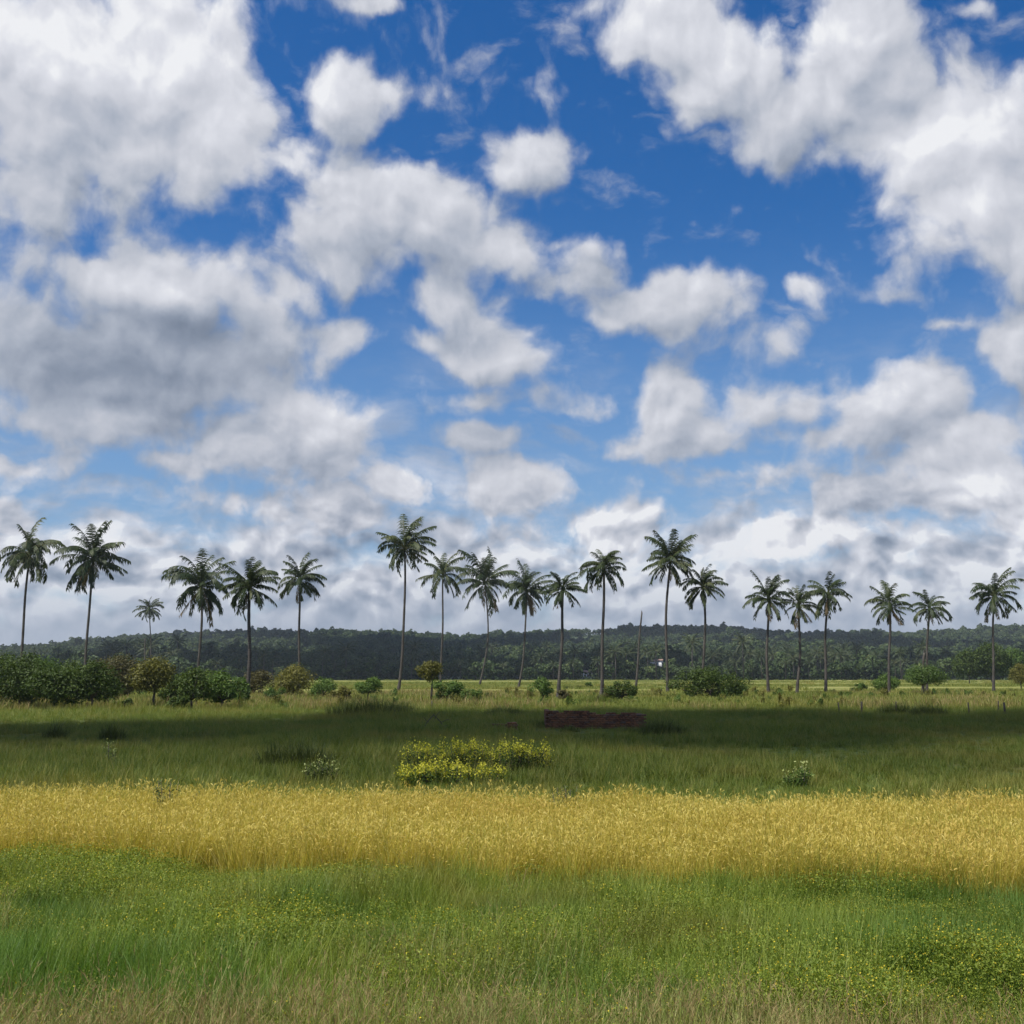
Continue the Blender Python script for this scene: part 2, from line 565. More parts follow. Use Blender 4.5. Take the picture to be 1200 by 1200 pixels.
M_FROND = leaf_material('palm_leaf', [(0.0, (0.020, 0.036, 0.013)), (0.5, (0.044, 0.064, 0.022)), (0.8, (0.085, 0.100, 0.034)), (1.0, (0.17, 0.155, 0.060))], 0.25, 0.55, spec=0.25)
M_DEADFROND = leaf_material('dry_palm_leaf', [(0.0, (0.075, 0.055, 0.028)), (1.0, (0.20, 0.145, 0.070))], 0.2, 0.7)
M_PALMTRUNK = bark_material('palm_bark', (0.040, 0.035, 0.031), (0.125, 0.112, 0.100), 3.0, 1.6)
M_BARK = bark_material('shrub_bark', (0.045, 0.036, 0.028), (0.15, 0.125, 0.10), 9.0)
M_COCONUT = bark_material('coconut_husk', (0.06, 0.06, 0.02), (0.16, 0.13, 0.05), 4.0)
M_LEAF = {
    'dark': leaf_material('dark_shrub_leaf', [(0.0, (0.028, 0.048, 0.010)), (0.6, (0.066, 0.104, 0.019)), (1.0, (0.155, 0.195, 0.040))], 0.3, 0.55, spec=0.2),
    'green': leaf_material('green_shrub_leaf', [(0.0, (0.046, 0.085, 0.018)), (0.6, (0.098, 0.165, 0.032)), (1.0, (0.180, 0.250, 0.055))], 0.32, 0.55, spec=0.2),
    'olive': leaf_material('olive_shrub_leaf', [(0.0, (0.070, 0.078, 0.016)), (0.6, (0.155, 0.150, 0.028)), (1.0, (0.250, 0.220, 0.045))], 0.3, 0.5),
    'rust': leaf_material('rusty_shrub_leaf', [(0.0, (0.055, 0.055, 0.017)), (0.6, (0.112, 0.098, 0.030)), (1.0, (0.170, 0.155, 0.048))], 0.25, 0.55),
    'light': leaf_material('light_tree_leaf', [(0.0, (0.050, 0.090, 0.020)), (0.6, (0.095, 0.155, 0.034)), (1.0, (0.165, 0.230, 0.055))], 0.35, 0.45),
    'weed': leaf_material('weed_leaf', [(0.0, (0.045, 0.080, 0.024)), (0.6, (0.085, 0.135, 0.042)), (1.0, (0.170, 0.215, 0.085))], 0.3, 0.5),
}
M_PETAL = leaf_material('yellow_petal', [(0.0, (0.42, 0.40, 0.035)), (1.0, (0.74, 0.70, 0.08))], 0.35, 0.6)
M_PALEPETAL = leaf_material('pale_petal', [(0.0, (0.30, 0.36, 0.10)), (1.0, (0.55, 0.58, 0.24))], 0.35, 0.6)
# ------------------------------------------------------------------ ground
def rice_front(x):
    return 12.75 - 0.18 * x + 0.22 * fbm(x * 0.45, 0 * x + 2.0, 3)


def rice_back(x):
    return 17.8 - 0.095 * x + 0.18 * fbm(x * 0.35, 0 * x + 9.0, 5)


def ground_z(x, y):
    """gentle lumps of the meadow (flat enough for everything to stand on z = 0)"""
    k = np.clip((y - 17.0) / 10.0, 0, 1) * np.clip((460.0 - y) / 60.0, 0, 1)
    return k * 0.05 * fbm(x * 0.12, y * 0.12, 40)


m_ground, N = material('meadow_soil')
geo = N.new('ShaderNodeNewGeometry')
pos = geo.outputs['Position']
xyz = N.new('ShaderNodeSeparateXYZ')
N.put(xyz.inputs[0], pos)
stretched = N.vmath('MULTIPLY', pos, (0.10, 1.0, 1.0))
n_band = N.noise(stretched, 0.030, 5.0, 0.62)
n_patch = N.noise(pos, 0.10, 6.0, 0.65)
n_grain = N.noise(pos, 2.2, 6.0, 0.7)
near = N.ramp(n_grain, [(0.3, (0.040, 0.066, 0.016)), (0.55, (0.085, 0.120, 0.028)), (0.75, (0.140, 0.150, 0.048))])
near = N.mix(N.smooth(n_patch, 0.48, 0.66), near, (0.115, 0.110, 0.045))
far = N.ramp(n_band, [(0.30, (0.075, 0.115, 0.024)), (0.40, (0.16, 0.185, 0.040)), (0.46, (0.27, 0.245, 0.075)), (0.50, (0.085, 0.12, 0.026)), (0.56, (0.21, 0.21, 0.05)), (0.62, (0.33, 0.29, 0.11)), (0.70, (0.14, 0.18, 0.035))])
far = N.mix(N.smooth(n_grain, 0.40, 0.72, 0.0, 0.45), far, (0.055, 0.085, 0.020))
gc = N.mix(N.smooth(xyz.outputs[1], 75.0, 130.0), near, far)
bmp = N.new('ShaderNodeBump')
bmp.inputs['Strength'].default_value = 0.6
bmp.inputs['Distance'].default_value = 0.08
N.put(bmp.inputs['Height'], n_grain)
pb = N.new('ShaderNodeBsdfPrincipled')
N.put(pb.inputs['Base Color'], gc)
pb.inputs['Roughness'].default_value = 0.95
pb.inputs['Specular IOR Level'].default_value = 0.1
N.put(pb.inputs['Normal'], bmp.outputs[0])
N.put(N.new('ShaderNodeOutputMaterial').inputs[0], pb.outputs[0])

xs = np.concatenate([np.linspace(-1580, -130, 30), np.linspace(-120, 120, 121), np.linspace(130, 1580, 30)])
ys = np.concatenate([np.linspace(-40, 0, 6), np.linspace(2, 120, 119), np.linspace(125, 600, 60), np.linspace(650, 2250, 22)])
gx, gy = np.meshgrid(xs, ys)
gz = ground_z(gx, gy)
nx, ny = len(xs), len(ys)
ii = np.arange(ny - 1)[:, None] * nx + np.arange(nx - 1)[None, :]
quads = np.stack([ii, ii + 1, ii + nx + 1, ii + nx], axis=-1).reshape(-1, 4)
structure(link('ground', make_mesh('ground', np.stack([gx, gy, gz], -1), quads, None, None, [m_ground], True)), 'flat green meadow and far yellowish fields')

# ------------------------------------------------------------------ hills
RIDGE_PX = [(-900, 770), (-300, 778), (0, 770), (50, 760), (100, 752), (150, 748), (200, 745), (280, 742), (340, 741), (400, 741), (480, 743), (540, 747),
            (600, 743), (650, 742), (700, 740), (740, 738), (790, 734), (820, 736), (860, 739), (900, 742), (960, 742), (1050, 743), (1110, 742), (1130, 741),
            (1150, 737), (1180, 735), (1230, 733), (1500, 742), (2100, 752)]
RX = np.array([p[0] for p in RIDGE_PX], float)
RY = np.array([p[1] for p in RIDGE_PX], float)
Y0, Y1 = 500.0, 1380.0


def hill_z(x, y):
    px = 600.0 + x / 1400.0 * F
    top = (HORIZON - np.interp(px, RX, RY)) / F * Y1 + CAM_H - 5.0
    s = np.clip((y - Y0) / (Y1 - Y0), 0, 1)
    prof = s * (0.42 + 0.58 * s)
    z = top * prof + np.clip(s * 5, 0, 1) * (1 - 0.72 * s) * np.clip((top - 8) / 30, 0.25, 1) * (5.0 * fbm(x * 0.006, y * 0.006, 21) + 3.0 * fbm(x * 0.018, y * 0.012, 23))
    z = z - np.clip(y - Y1, 0, None) * 0.012
    return np.where(y < Y0, -0.5, z - 0.3)


hx = np.linspace(-1500, 1500, 151)
hy = np.concatenate([[488.0], np.linspace(500, 1400, 91), np.linspace(1440, 2200, 14)])
gx, gy = np.meshgrid(hx, hy)
gz = hill_z(gx, gy)
nx, ny = len(hx), len(hy)
ii = np.arange(ny - 1)[:, None] * nx + np.arange(nx - 1)[None, :]
quads = np.stack([ii, ii + 1, ii + nx + 1, ii + nx], axis=-1).reshape(-1, 4)
m_hill, N = material('hillside_undergrowth')
geo = N.new('ShaderNodeNewGeometry')
c = N.ramp(N.noise(geo.outputs['Position'], 0.03, 6.0, 0.65), [(0.35, (0.020, 0.036, 0.012)), (0.65, (0.045, 0.070, 0.022))])
pb = N.new('ShaderNodeBsdfPrincipled')
N.put(pb.inputs['Base Color'], c)
pb.inputs['Roughness'].default_value = 0.95
N.put(N.new('ShaderNodeOutputMaterial').inputs[0], pb.outputs[0])
structure(link('hills', make_mesh('hills', np.stack([gx, gy, gz], -1), quads, None, None, [m_hill], True)), 'long low wooded hill behind the fields')

# ------------------------------------------------------------------ scattering one stuff object over points
PROTO = bpy.data.collections.new('growth_kinds')      # kept out of the scene: only scattered


def scatter(name, pts, kinds, scales, rots, protos, label, cat, tilt=None):
    """one object: a cloud of points on which geometry nodes plant the given meshes"""
    coll = bpy.data.collections.new(name + '_kinds')
    for i, me in enumerate(protos):
        o = bpy.data.objects.new('%02d_%s' % (i, me.name), me)
        coll.objects.link(o)
    me = bpy.data.meshes.new(name)
    n = len(pts)
    me.vertices.add(n)
    me.vertices.foreach_set('co', np.asarray(pts, dtype=np.float32).ravel())
    a = me.attributes.new('pick', 'INT', 'POINT')
    a.data.foreach_set('value', np.asarray(kinds, dtype=np.int32))
    a = me.attributes.new('grow', 'FLOAT_VECTOR', 'POINT')
    sc = np.asarray(scales, dtype=np.float32)
    if sc.ndim == 1:
        sc = np.repeat(sc[:, None], 3, axis=1)
    a.data.foreach_set('vector', sc.ravel())
    rt = np.zeros((n, 3), dtype=np.float32)
    rt[:, 2] = rots
    if tilt is not None:
        rt[:, :2] = tilt
    a = me.attributes.new('turn', 'FLOAT_VECTOR', 'POINT')
    a.data.foreach_set('vector', rt.ravel())
    ob = link(name, me)
    tree = bpy.data.node_groups.new(name, 'GeometryNodeTree')
    tree.interface.new_socket('Geometry', in_out='INPUT', socket_type='NodeSocketGeometry')
    tree.interface.new_socket('Geometry', in_out='OUTPUT', socket_type='NodeSocketGeometry')
    gi = tree.nodes.new('NodeGroupInput')
    go = tree.nodes.new('NodeGroupOutput')
    ci = tree.nodes.new('GeometryNodeCollectionInfo')
    ci.inputs['Collection'].default_value = coll
    ci.inputs['Separate Children'].default_value = True
    ci.inputs['Reset Children'].default_value = True
    ip = tree.nodes.new('GeometryNodeInstanceOnPoints')
    ip.inputs['Pick Instance'].default_value = True

    def named(nm, typ):
        k = tree.nodes.new('GeometryNodeInputNamedAttribute')
        k.data_type = typ
        k.inputs[0].default_value = nm
        return k.outputs[0]
    L = tree.links
    L.new(gi.outputs[0], ip.inputs['Points'])
    L.new(ci.outputs[0], ip.inputs['Instance'])
    L.new(named('pick', 'INT'), ip.inputs['Instance Index'])
    L.new(named('grow', 'FLOAT_VECTOR'), ip.inputs['Scale'])
    e2r = tree.nodes.new('FunctionNodeEulerToRotation')
    L.new(named('turn', 'FLOAT_VECTOR'), e2r.inputs[0])
    L.new(e2r.outputs[0], ip.inputs['Rotation'])
    L.new(ip.outputs[0], go.inputs[0])
    md = ob.modifiers.new('growth', 'NODES')
    md.node_group = tree
    return stuff(ob, label, cat)


def blades(b, n, radius, h_lo, h_hi, width, lean=0.35, bend=0.5, seg=3, tint=(0, 1), rng=RNG, base_z=-0.02):
    """n grass blades, each a tapering bent strip"""
    r = radius * np.sqrt(rng.uniform(0, 1, n))
    th = rng.uniform(0, 2 * np.pi, n)
    root = np.stack([r * np.cos(th), r * np.sin(th), np.full(n, base_z)], -1)
    h = rng.uniform(h_lo, h_hi, n)
    az_ = rng.uniform(0, 2 * np.pi, n)
    ln = np.abs(rng.normal(0, lean, n))
    d = np.stack([np.cos(az_), np.sin(az_), np.zeros(n)], -1)
    s = np.stack([-np.sin(az_ + rng.normal(0, .6, n)), np.cos(az_), np.zeros(n)], -1)
    s = unit(s)
    bd = rng.uniform(0.1, 1.0, n) * bend
    vs = []
    for k in range(seg + 1):
        f = k / seg
        ang = ln + bd * f
        p = root + d * (h * f * np.sin(ang))[:, None] + np.array([0, 0, 1]) * (h * f * np.cos(ang))[:, None]
        w = width * (1 - f) ** 0.7 * (0.65 + 0.35 * min(1, f * 4)) + width * 0.08
        vs.append(p - s * w / 2)
        vs.append(p + s * w / 2)
    v = np.stack(vs, axis=1)
    m = 2 * (seg + 1)
    i = np.arange(n)[:, None, None] * m
    q = np.array([[2 * k, 2 * k + 1, 2 * k + 3, 2 * k + 2] for k in range(seg)])[None]
    t = rng.uniform(tint[0], tint[1], n)
    b.add(v.reshape(-1, 3), (i + q).reshape(-1, 4), None, np.repeat(t, m))
    tips = (vs[-1] + vs[-2]) / 2
    mids = (vs[-3] + vs[-4]) / 2
    return mids, tips


M_GRASS = leaf_material('meadow_grass', [(0.0, (0.106, 0.162, 0.025)), (0.5, (0.207, 0.286, 0.045)), (0.85, (0.302, 0.358, 0.065)), (1.0, (0.448, 0.426, 0.134))], 0.45, 0.5,
                        patch=[(0.55, (0.246, 0.230, 0.050), 0.48, 0.64, 0.75), (0.35, (0.067, 0.179, 0.029), 0.48, 0.60, 0.65)])
M_WEED = leaf_material('low_weed', [(0.0, (0.101, 0.151, 0.020)), (0.6, (0.207, 0.280, 0.039)), (1.0, (0.347, 0.370, 0.056))], 0.42, 0.5,
                       patch=[(0.7, (0.174, 0.134, 0.040), 0.52, 0.70, 0.55)])
M_SEED = leaf_material('seeding_grass', [(0.0, (0.202, 0.147, 0.065)), (0.6, (0.348, 0.260, 0.117)), (1.0, (0.472, 0.388, 0.182))], 0.35, 0.7,
                       patch=[(0.5, (0.270, 0.153, 0.083), 0.50, 0.66, 0.5)])
M_SEEDLEAF = leaf_material('dry_grass_leaf', [(0.0, (0.139, 0.167, 0.045)), (0.6, (0.264, 0.288, 0.082)), (1.0, (0.474, 0.455, 0.189))], 0.35, 0.6)
M_RICELEAF = leaf_material('rice_leaf', [(0.0, (0.273, 0.282, 0.044)), (0.5, (0.502, 0.442, 0.077)), (1.0, (0.715, 0.600, 0.144))], 0.45, 0.55,
                           patch=[(0.35, (0.310, 0.369, 0.061), 0.52, 0.70, 0.55)])
M_RICE = leaf_material('rice_grain', [(0.0, (0.438, 0.339, 0.069)), (0.6, (0.629, 0.510, 0.123)), (1.0, (0.760, 0.670, 0.247))], 0.35, 0.6,
                       patch=[(0.30, (0.590, 0.420, 0.107), 0.48, 0.66, 0.5)])
M_SPECK = leaf_material('tiny_yellow_flower', [(0.0, (0.40, 0.30, 0.02)), (1.0, (0.62, 0.52, 0.04))], 0.3, 0.6)
M_MID = leaf_material('field_grass', [(0.0, (0.063, 0.103, 0.017)), (0.5, (0.138, 0.196, 0.029)), (0.85, (0.213, 0.241, 0.043)), (1.0, (0.376, 0.302, 0.090))], 0.38, 0.55,
                      patch=[(0.16, (0.232, 0.196, 0.043), 0.48, 0.66, 0.65), (0.30, (0.226, 0.162, 0.067), 0.58, 0.74, 0.5)])
M_FAR = leaf_material('far_grass', [(0.0, (0.079, 0.122, 0.022)), (0.5, (0.178, 0.214, 0.038)), (1.0, (0.327, 0.306, 0.083))], 0.38, 0.6,
                      patch=[(0.05, (0.297, 0.245, 0.069), 0.52, 0.66, 0.6)])


def combine(name, builds):
    """one mesh out of several builds, each with its own material"""
    v, q, t, a, mi_q, mi_t, n, mats = [], [], [], [], [], [], 0, []
    for k, (b, m) in enumerate(builds):
        mats.append(m)
        v.append(np.vstack(b.v))
        a.append(np.concatenate(b.a))
        for qq in b.q:
            q.append(qq + n)
            mi_q.append(np.full(len(qq), k))
        for tt in b.t:
            t.append(tt + n)
            mi_t.append(np.full(len(tt), k))
        n += b.n
    mi = np.concatenate(mi_q + mi_t)
    return make_mesh(name, np.vstack(v), np.vstack(q) if q else None, np.vstack(t) if t else None, np.concatenate(a), mats, False, mi)


def proto_grass(i):
    b = Build()
    blades(b, 74, 0.20, 0.20, 0.52, 0.0075, 0.22, 0.75, 3)
    blades(b, 9, 0.16, 0.42, 0.66, 0.006, 0.12, 0.6, 4, (0.6, 1))
    return combine('grass_tuft', [(b, M_GRASS)])


def proto_weed(i):
    g, w, y = Build(), Build(), Build()
    blades(g, 40, 0.18, 0.18, 0.48, 0.007, 0.25, 0.7, 3)
    n = 300
    c = np.stack([RNG.normal(0, 0.11, n), RNG.normal(0, 0.11, n), RNG.uniform(0.08, 0.40, n)], -1)
    leaves(w, c, 0.021, np.array([0, 0, 0.8]), 0.9, 0.5)
    n = 10
    c = np.stack([RNG.normal(0, 0.12, n), RNG.normal(0, 0.12, n), RNG.uniform(0.30, 0.46, n)], -1)
    leaves(y, c, 0.012, np.array([0, 0, 0.6]), 0.8, 0.9)
    return combine('leafy_weed', [(g, M_GRASS), (w, M_WEED), (y, M_SPECK)])


def proto_seed(i):
    g, s = Build(), Build()
    blades(g, 70, 0.20, 0.20, 0.56, 0.0062, 0.20, 0.65, 3)
    mids, tips = blades(s, 8, 0.18, 0.45, 0.72, 0.0028, 0.14, 0.45, 4)
    for m_, t_ in zip(mids, tips):                       # feathery heads along the upper stem
        d = unit(t_ - m_)
        for k in range(6):
            p0 = m_ + (t_ - m_) * RNG.uniform(-0.3, 0.95)
            dd = unit(d + RNG.normal(0, 0.22, 3))
            sd = unit(np.cross(dd, RNG.normal(size=3))) * 0.0016
            L = RNG.uniform(0.025, 0.055)
            s.add([p0 - sd, p0 + sd, p0 + dd * L + sd * 0.5, p0 + dd * L - sd * 0.5], [[0, 1, 2, 3]], None, RNG.uniform(0, 1))
    return combine('seeding_tuft', [(g, M_SEEDLEAF), (s, M_SEED)])


def proto_rice(i):
    g, s = Build(), Build()
    blades(g, 34, 0.13, 0.45, 0.80, 0.009, 0.12, 0.40, 3)
    mids, tips = blades(s, 20, 0.13, 0.52, 0.76, 0.005, 0.10, 0.45, 4)
    for m_, t_ in zip(mids, tips):                       # ears hang over from the stem's end: strings of grain
        d = t_ - m_
        d = d / (np.linalg.norm(d) + 1e-6)
        for k in range(3):
            L = RNG.uniform(0.07, 0.125)
            dd = unit(d + RNG.normal(0, 0.16, 3))
            f = np.linspace(0, 1, 4)[:, None]
            p = t_ - d * 0.03 + dd * f * L * 0.75 + np.array([0, 0, -0.30 * L]) * f ** 2
            sd = unit(np.cross(dd, RNG.normal(size=3)))
            w = 0.0031 * np.array([0.6, 1.0, 1.0, 0.35])[:, None]
            v = np.concatenate([p - sd * w, p + sd * w])
            s.add(v, [[0, 4, 5, 1], [1, 5, 6, 2], [2, 6, 7, 3]], None, RNG.uniform(0.1, 1))
    return combine('rice_plant', [(g, M_RICELEAF), (s, M_RICE)])


def proto_mid(i):
    b = Build()
    blades(b, 60, 0.34, 0.12, 0.44, 0.018, 0.38, 0.9, 2)
    if i % 3 == 2:
        blades(b, 16, 0.26, 0.40, 0.70, 0.010, 0.2, 0.5, 3, (0.85, 1))
    return combine('field_tuft', [(b, M_MID)])


def proto_far(i):
    b = Build()
    blades(b, 70, 0.75, 0.15, 0.55, 0.055, 0.4, 0.9, 2)
    return combine('far_tuft', [(b, M_FAR)])


def strip_points(y_lo, y_hi, dens, half, rng=RNG):
    """points over the wedge the camera sees (with a margin), dens(y) per square metre"""
    out = []
    ys_ = np.linspace(y_lo, y_hi, max(2, int((y_hi - y_lo) / max(0.25, y_lo * 0.02))))
    for a0, a1 in zip(ys_[:-1], ys_[1:]):
        hw = half(a1)
        k = rng.poisson(dens((a0 + a1) / 2) * (a1 - a0) * 2 * hw)
        out.append(np.stack([rng.uniform(-hw, hw, k), rng.uniform(a0, a1, k)], -1))
    return np.vstack(out)


def plant(name, p, protos, weights, size, label, cat, zf=None, tilt=0.0):
    n = len(p)
    kinds = RNG.choice(len(protos), n, p=np.asarray(weights) / np.sum(weights))
    z = ground_z(p[:, 0], p[:, 1]) if zf is None else zf
    pts = np.stack([p[:, 0], p[:, 1], z], -1)
    sc = size * RNG.uniform(0.84, 1.16, n)
    return scatter(name, pts, kinds, sc, RNG.uniform(0, 6.28, n), protos, label, cat, RNG.normal(0, tilt, (n, 2)) if tilt else None)


wedge = lambda y: 0.56 * y + 2.2

# foreground: green grass and leafy weeds up to the paddy, seeding grasses nearest the camera
p = strip_points(4.0, 15.2, lambda y: float(np.interp(y, [4, 15], [75, 52])), wedge)
p = p[p[:, 1] < rice_front(p[:, 0]) + 0.10]
mixn = fbm(p[:, 0] * 0.5, p[:, 1] * 0.9, 60)
dry_limit = 7.45 - 0.08 * p[:, 0] + 1.2 * fbm(p[:, 0] * 0.6, p[:, 1] * 0.3, 62)
dry = (p[:, 1] < dry_limit) | (fbm(p[:, 0] * 0.55, p[:, 1] * 1.0, 66) > 0.42)
keep = RNG.uniform(0, 1, len(p))
weedy = (mixn + RNG.normal(0, .20, len(p)) > 0.10)
green_sz = np.clip(0.92 + 0.55 * fbm(p[:, 0] * 0.9, p[:, 1] * 1.0, 64), 0.6, 1.15)
sel = ~dry & ~weedy
plant('meadow_grass', p[sel | (dry & (keep < 0.20))], [proto_grass(i) for i in range(5)], [1] * 5, green_sz[sel | (dry & (keep < 0.20))], 'long green meadow grass in front of the ripe paddy', 'grass')
sel = ~dry & weedy
plant('leafy_weeds', p[sel | (dry & (keep > 0.20) & (keep < 0.30))], [proto_weed(i) for i in range(5)], [1] * 5, green_sz[sel | (dry & (keep > 0.20) & (keep < 0.30))], 'leafy green weeds flecked with tiny yellow flowers before the paddy', 'weeds')
sel = dry & (keep > 0.24)
plant('seeding_grass', p[sel], [proto_seed(i) for i in range(5)], [1] * 5, RNG.uniform(0.75, 1.1, int(sel.sum())), 'pale brownish seeding grass nearest the viewer', 'grass')

# the ripe rice
p = strip_points(9.0, 20.0, lambda y: 50.0, wedge)
p = p[(p[:, 1] > rice_front(p[:, 0])) & (p[:, 1] < rice_back(p[:, 0]))]
plant('rice_paddy', p, [proto_rice(i) for i in range(6)], [1] * 6, np.clip(0.97 + 0.16 * fbm(p[:, 0] * 0.6, p[:, 1] * 0.7, 70), .6, 1.35), 'golden band of ripe rice across the field', 'rice', tilt=0.14)

# grass behind the paddy, thinning with distance
p = strip_points(16.0, 84.0, lambda y: float(np.interp(y, [16, 30, 50, 84], [17, 11, 6.5, 4.2])), wedge)
p = p[p[:, 1] > rice_back(p[:, 0]) + 0.15]
sz = np.clip(0.95 + 0.9 * fbm(p[:, 0] * 0.16, p[:, 1] * 0.22, 80), 0.45, 1.7) * np.interp(p[:, 1], [17, 30, 50, 84], [0.60, 0.72, 0.85, 1.1])
sz = sz * np.where((np.abs(p[:, 0] - 3.85) < 3.0) & (p[:, 1] > 44) & (p[:, 1] < 52), 0.45, 1.0)      # trodden round the brick walls
plant('field_grass', p, [proto_mid(i) for i in range(6)], [1] * 6, sz, 'green grass of the shaded field behind the paddy', 'grass')

# low scrub dotted over the rough ground by the palms
def proto_scrub(i):
    b, g = Build(), Build()
    for k in range(7):
        c0 = np.array([RNG.normal(0, 0.38), RNG.normal(0, 0.38), RNG.uniform(0.25, 0.62)])
        d = unit(RNG.normal(size=(70, 3)))
        leaves(b, np.maximum(c0 + d * RNG.uniform(0.12, 0.30, (70, 1)), 0.02), 0.11, d + np.array([0, 0, 0.5]), 0.8, 0.5)
    blades(g, 26, 0.6, 0.4, 1.0, 0.03, 0.25, 0.6, 3, (0.6, 1))
    return combine('scrub_clump', [(b, M_LEAF['green' if i % 2 else 'olive']), (g, M_FAR)])


p = strip_points(77.0, 150.0, lambda y: 0.060, wedge)
p = p[fbm(p[:, 0] * 0.05, p[:, 1] * 0.06, 95) > -0.05]
plant('low_scrub', p, [proto_scrub(i) for i in range(4)], [1] * 4, RNG.uniform(0.5, 1.3, len(p)), 'low mixed scrub scattered over the rough ground between the palms', 'scrub')

# pale seeding grass standing in drifts between the palms
def proto_pale(i):
    b = Build()
    g = Build()
    blades(g, 34, 0.8, 0.3, 0.9, 0.04, 0.22, 0.6, 3)
    blades(b, 26, 0.8, 0.5, 1.05, 0.030, 0.18, 0.5, 3)
    return combine('pale_tuft', [(g, M_FAR), (b, M_SEED)])


p = strip_points(76.0, 135.0, lambda y: 0.55, wedge)
p = p[fbm(p[:, 0] * 0.045, p[:, 1] * 0.07, 97) + 0.25 * np.exp(-((p[:, 0] + 4) / 14) ** 2) > 0.24]
plant('pale_grass', p, [proto_pale(i) for i in range(3)], [1] * 3, RNG.uniform(0.6, 1.1, len(p)), 'pale seeding grass in drifts between the palm trunks', 'grass')

# rough grass of the far fields
p = strip_points(82.0, 455.0, lambda y: float(np.interp(y, [82, 130, 200, 455], [1.5, 0.7, 0.22, 0.04])), wedge)
keepn = fbm(p[:, 0] * 0.010, p[:, 1] * 0.035, 90)
p = p[(keepn > -0.10) | (p[:, 1] < 150)]
sz = np.clip(1.0 + 1.0 * fbm(p[:, 0] * 0.04, p[:, 1] * 0.06, 92), 0.5, 2.2)
plant('rough_grass', p, [proto_far(i) for i in range(5)], [1] * 5, sz, 'rough yellowish grass of the sunlit far fields', 'grass')
# ------------------------------------------------------------------ coconut palms
PR = np.random.default_rng(5)


def frond(b, root, az_, elev, L, droop, hang, wind, rng, dead=False):
    gap = rng.uniform(0.03, 0.30)
    swing = rng.normal(0, 0.28)
    n = 13
    s = np.linspace(0, 1, n)
    ang = elev - droop * s ** 1.2
    out = np.array([math.cos(az_), math.sin(az_), 0.0])
    step = L / (n - 1)
    dirs = out[None] * np.cos(ang)[:, None] + np.array([0, 0, 1.0])[None] * np.sin(ang)[:, None]
    dirs = unit(dirs + np.array([-math.sin(az_), math.cos(az_), 0])[None] * (swing * s ** 1.4)[:, None] + np.array(wind)[None] * (s ** 1.5)[:, None])
    pts = np.zeros((n, 3))
    pts[1:] = np.cumsum(dirs[:-1] * step, axis=0)
    pts += root
    b.tube(pts, np.linspace(0.055, 0.012, n) * (L / 4.5), 5, 0.95, False)
    k = 40
    f = np.linspace(0.14, 0.995, k)
    P = np.stack([np.interp(f, s, pts[:, i]) for i in range(3)], -1)
    T = unit(np.stack([np.interp(f, s, dirs[:, i]) for i in range(3)], -1))
    side = unit(np.cross(T, np.array([0, 0, 1.0]) + rng.normal(0, 0.05, 3)))
    prof = np.clip(np.interp(f, [0.14, 0.3, 0.6, 0.85, 1.0], [0.60, 0.95, 1.0, 0.88, 0.55]), 0, 1)
    for sg in (-1, 1):
        ll = L * 0.225 * prof * rng.uniform(0.6, 1.2, k)
        keep = rng.uniform(0, 1, k) > (0.22 if dead else gap)
        hg = hang * rng.uniform(0.6, 1.4, k)
        d1 = unit(side * sg * 0.95 + T * 0.62 + np.array([0, 0, -1.0]) * (hg * 0.55)[:, None] + rng.normal(0, 0.07, (k, 3)))
        d2 = unit(d1 * 0.75 + T * 0.15 + np.array([0, 0, -1.0]) * (hg * 1.1)[:, None] + np.array(wind) * 0.6)
        w = 0.055 * (L / 4.5) * (0.8 if dead else 1.0)
        wv = unit(np.cross(d1, np.cross(T, d1))) * w
        p0, p1 = P - wv * 0.7, P + wv * 0.7
        m = P + d1 * (ll * 0.5)[:, None]
        m0, m1 = m - wv, m + wv
        tip = m + d2 * (ll * 0.5)[:, None]
        v = np.stack([p0, p1, m0, m1, tip], axis=1)[keep]
        kk = len(v)
        i = np.arange(kk)[:, None] * 5
        q = i + np.array([[0, 1, 3, 2]])
        t = i + np.array([[2, 3, 4]])
        tint = np.clip(rng.normal(0.29, 0.21) + rng.normal(0, 0.16, kk), 0, 1)
        b.add(v.reshape(-1, 3), q, t, np.repeat(tint, 5))


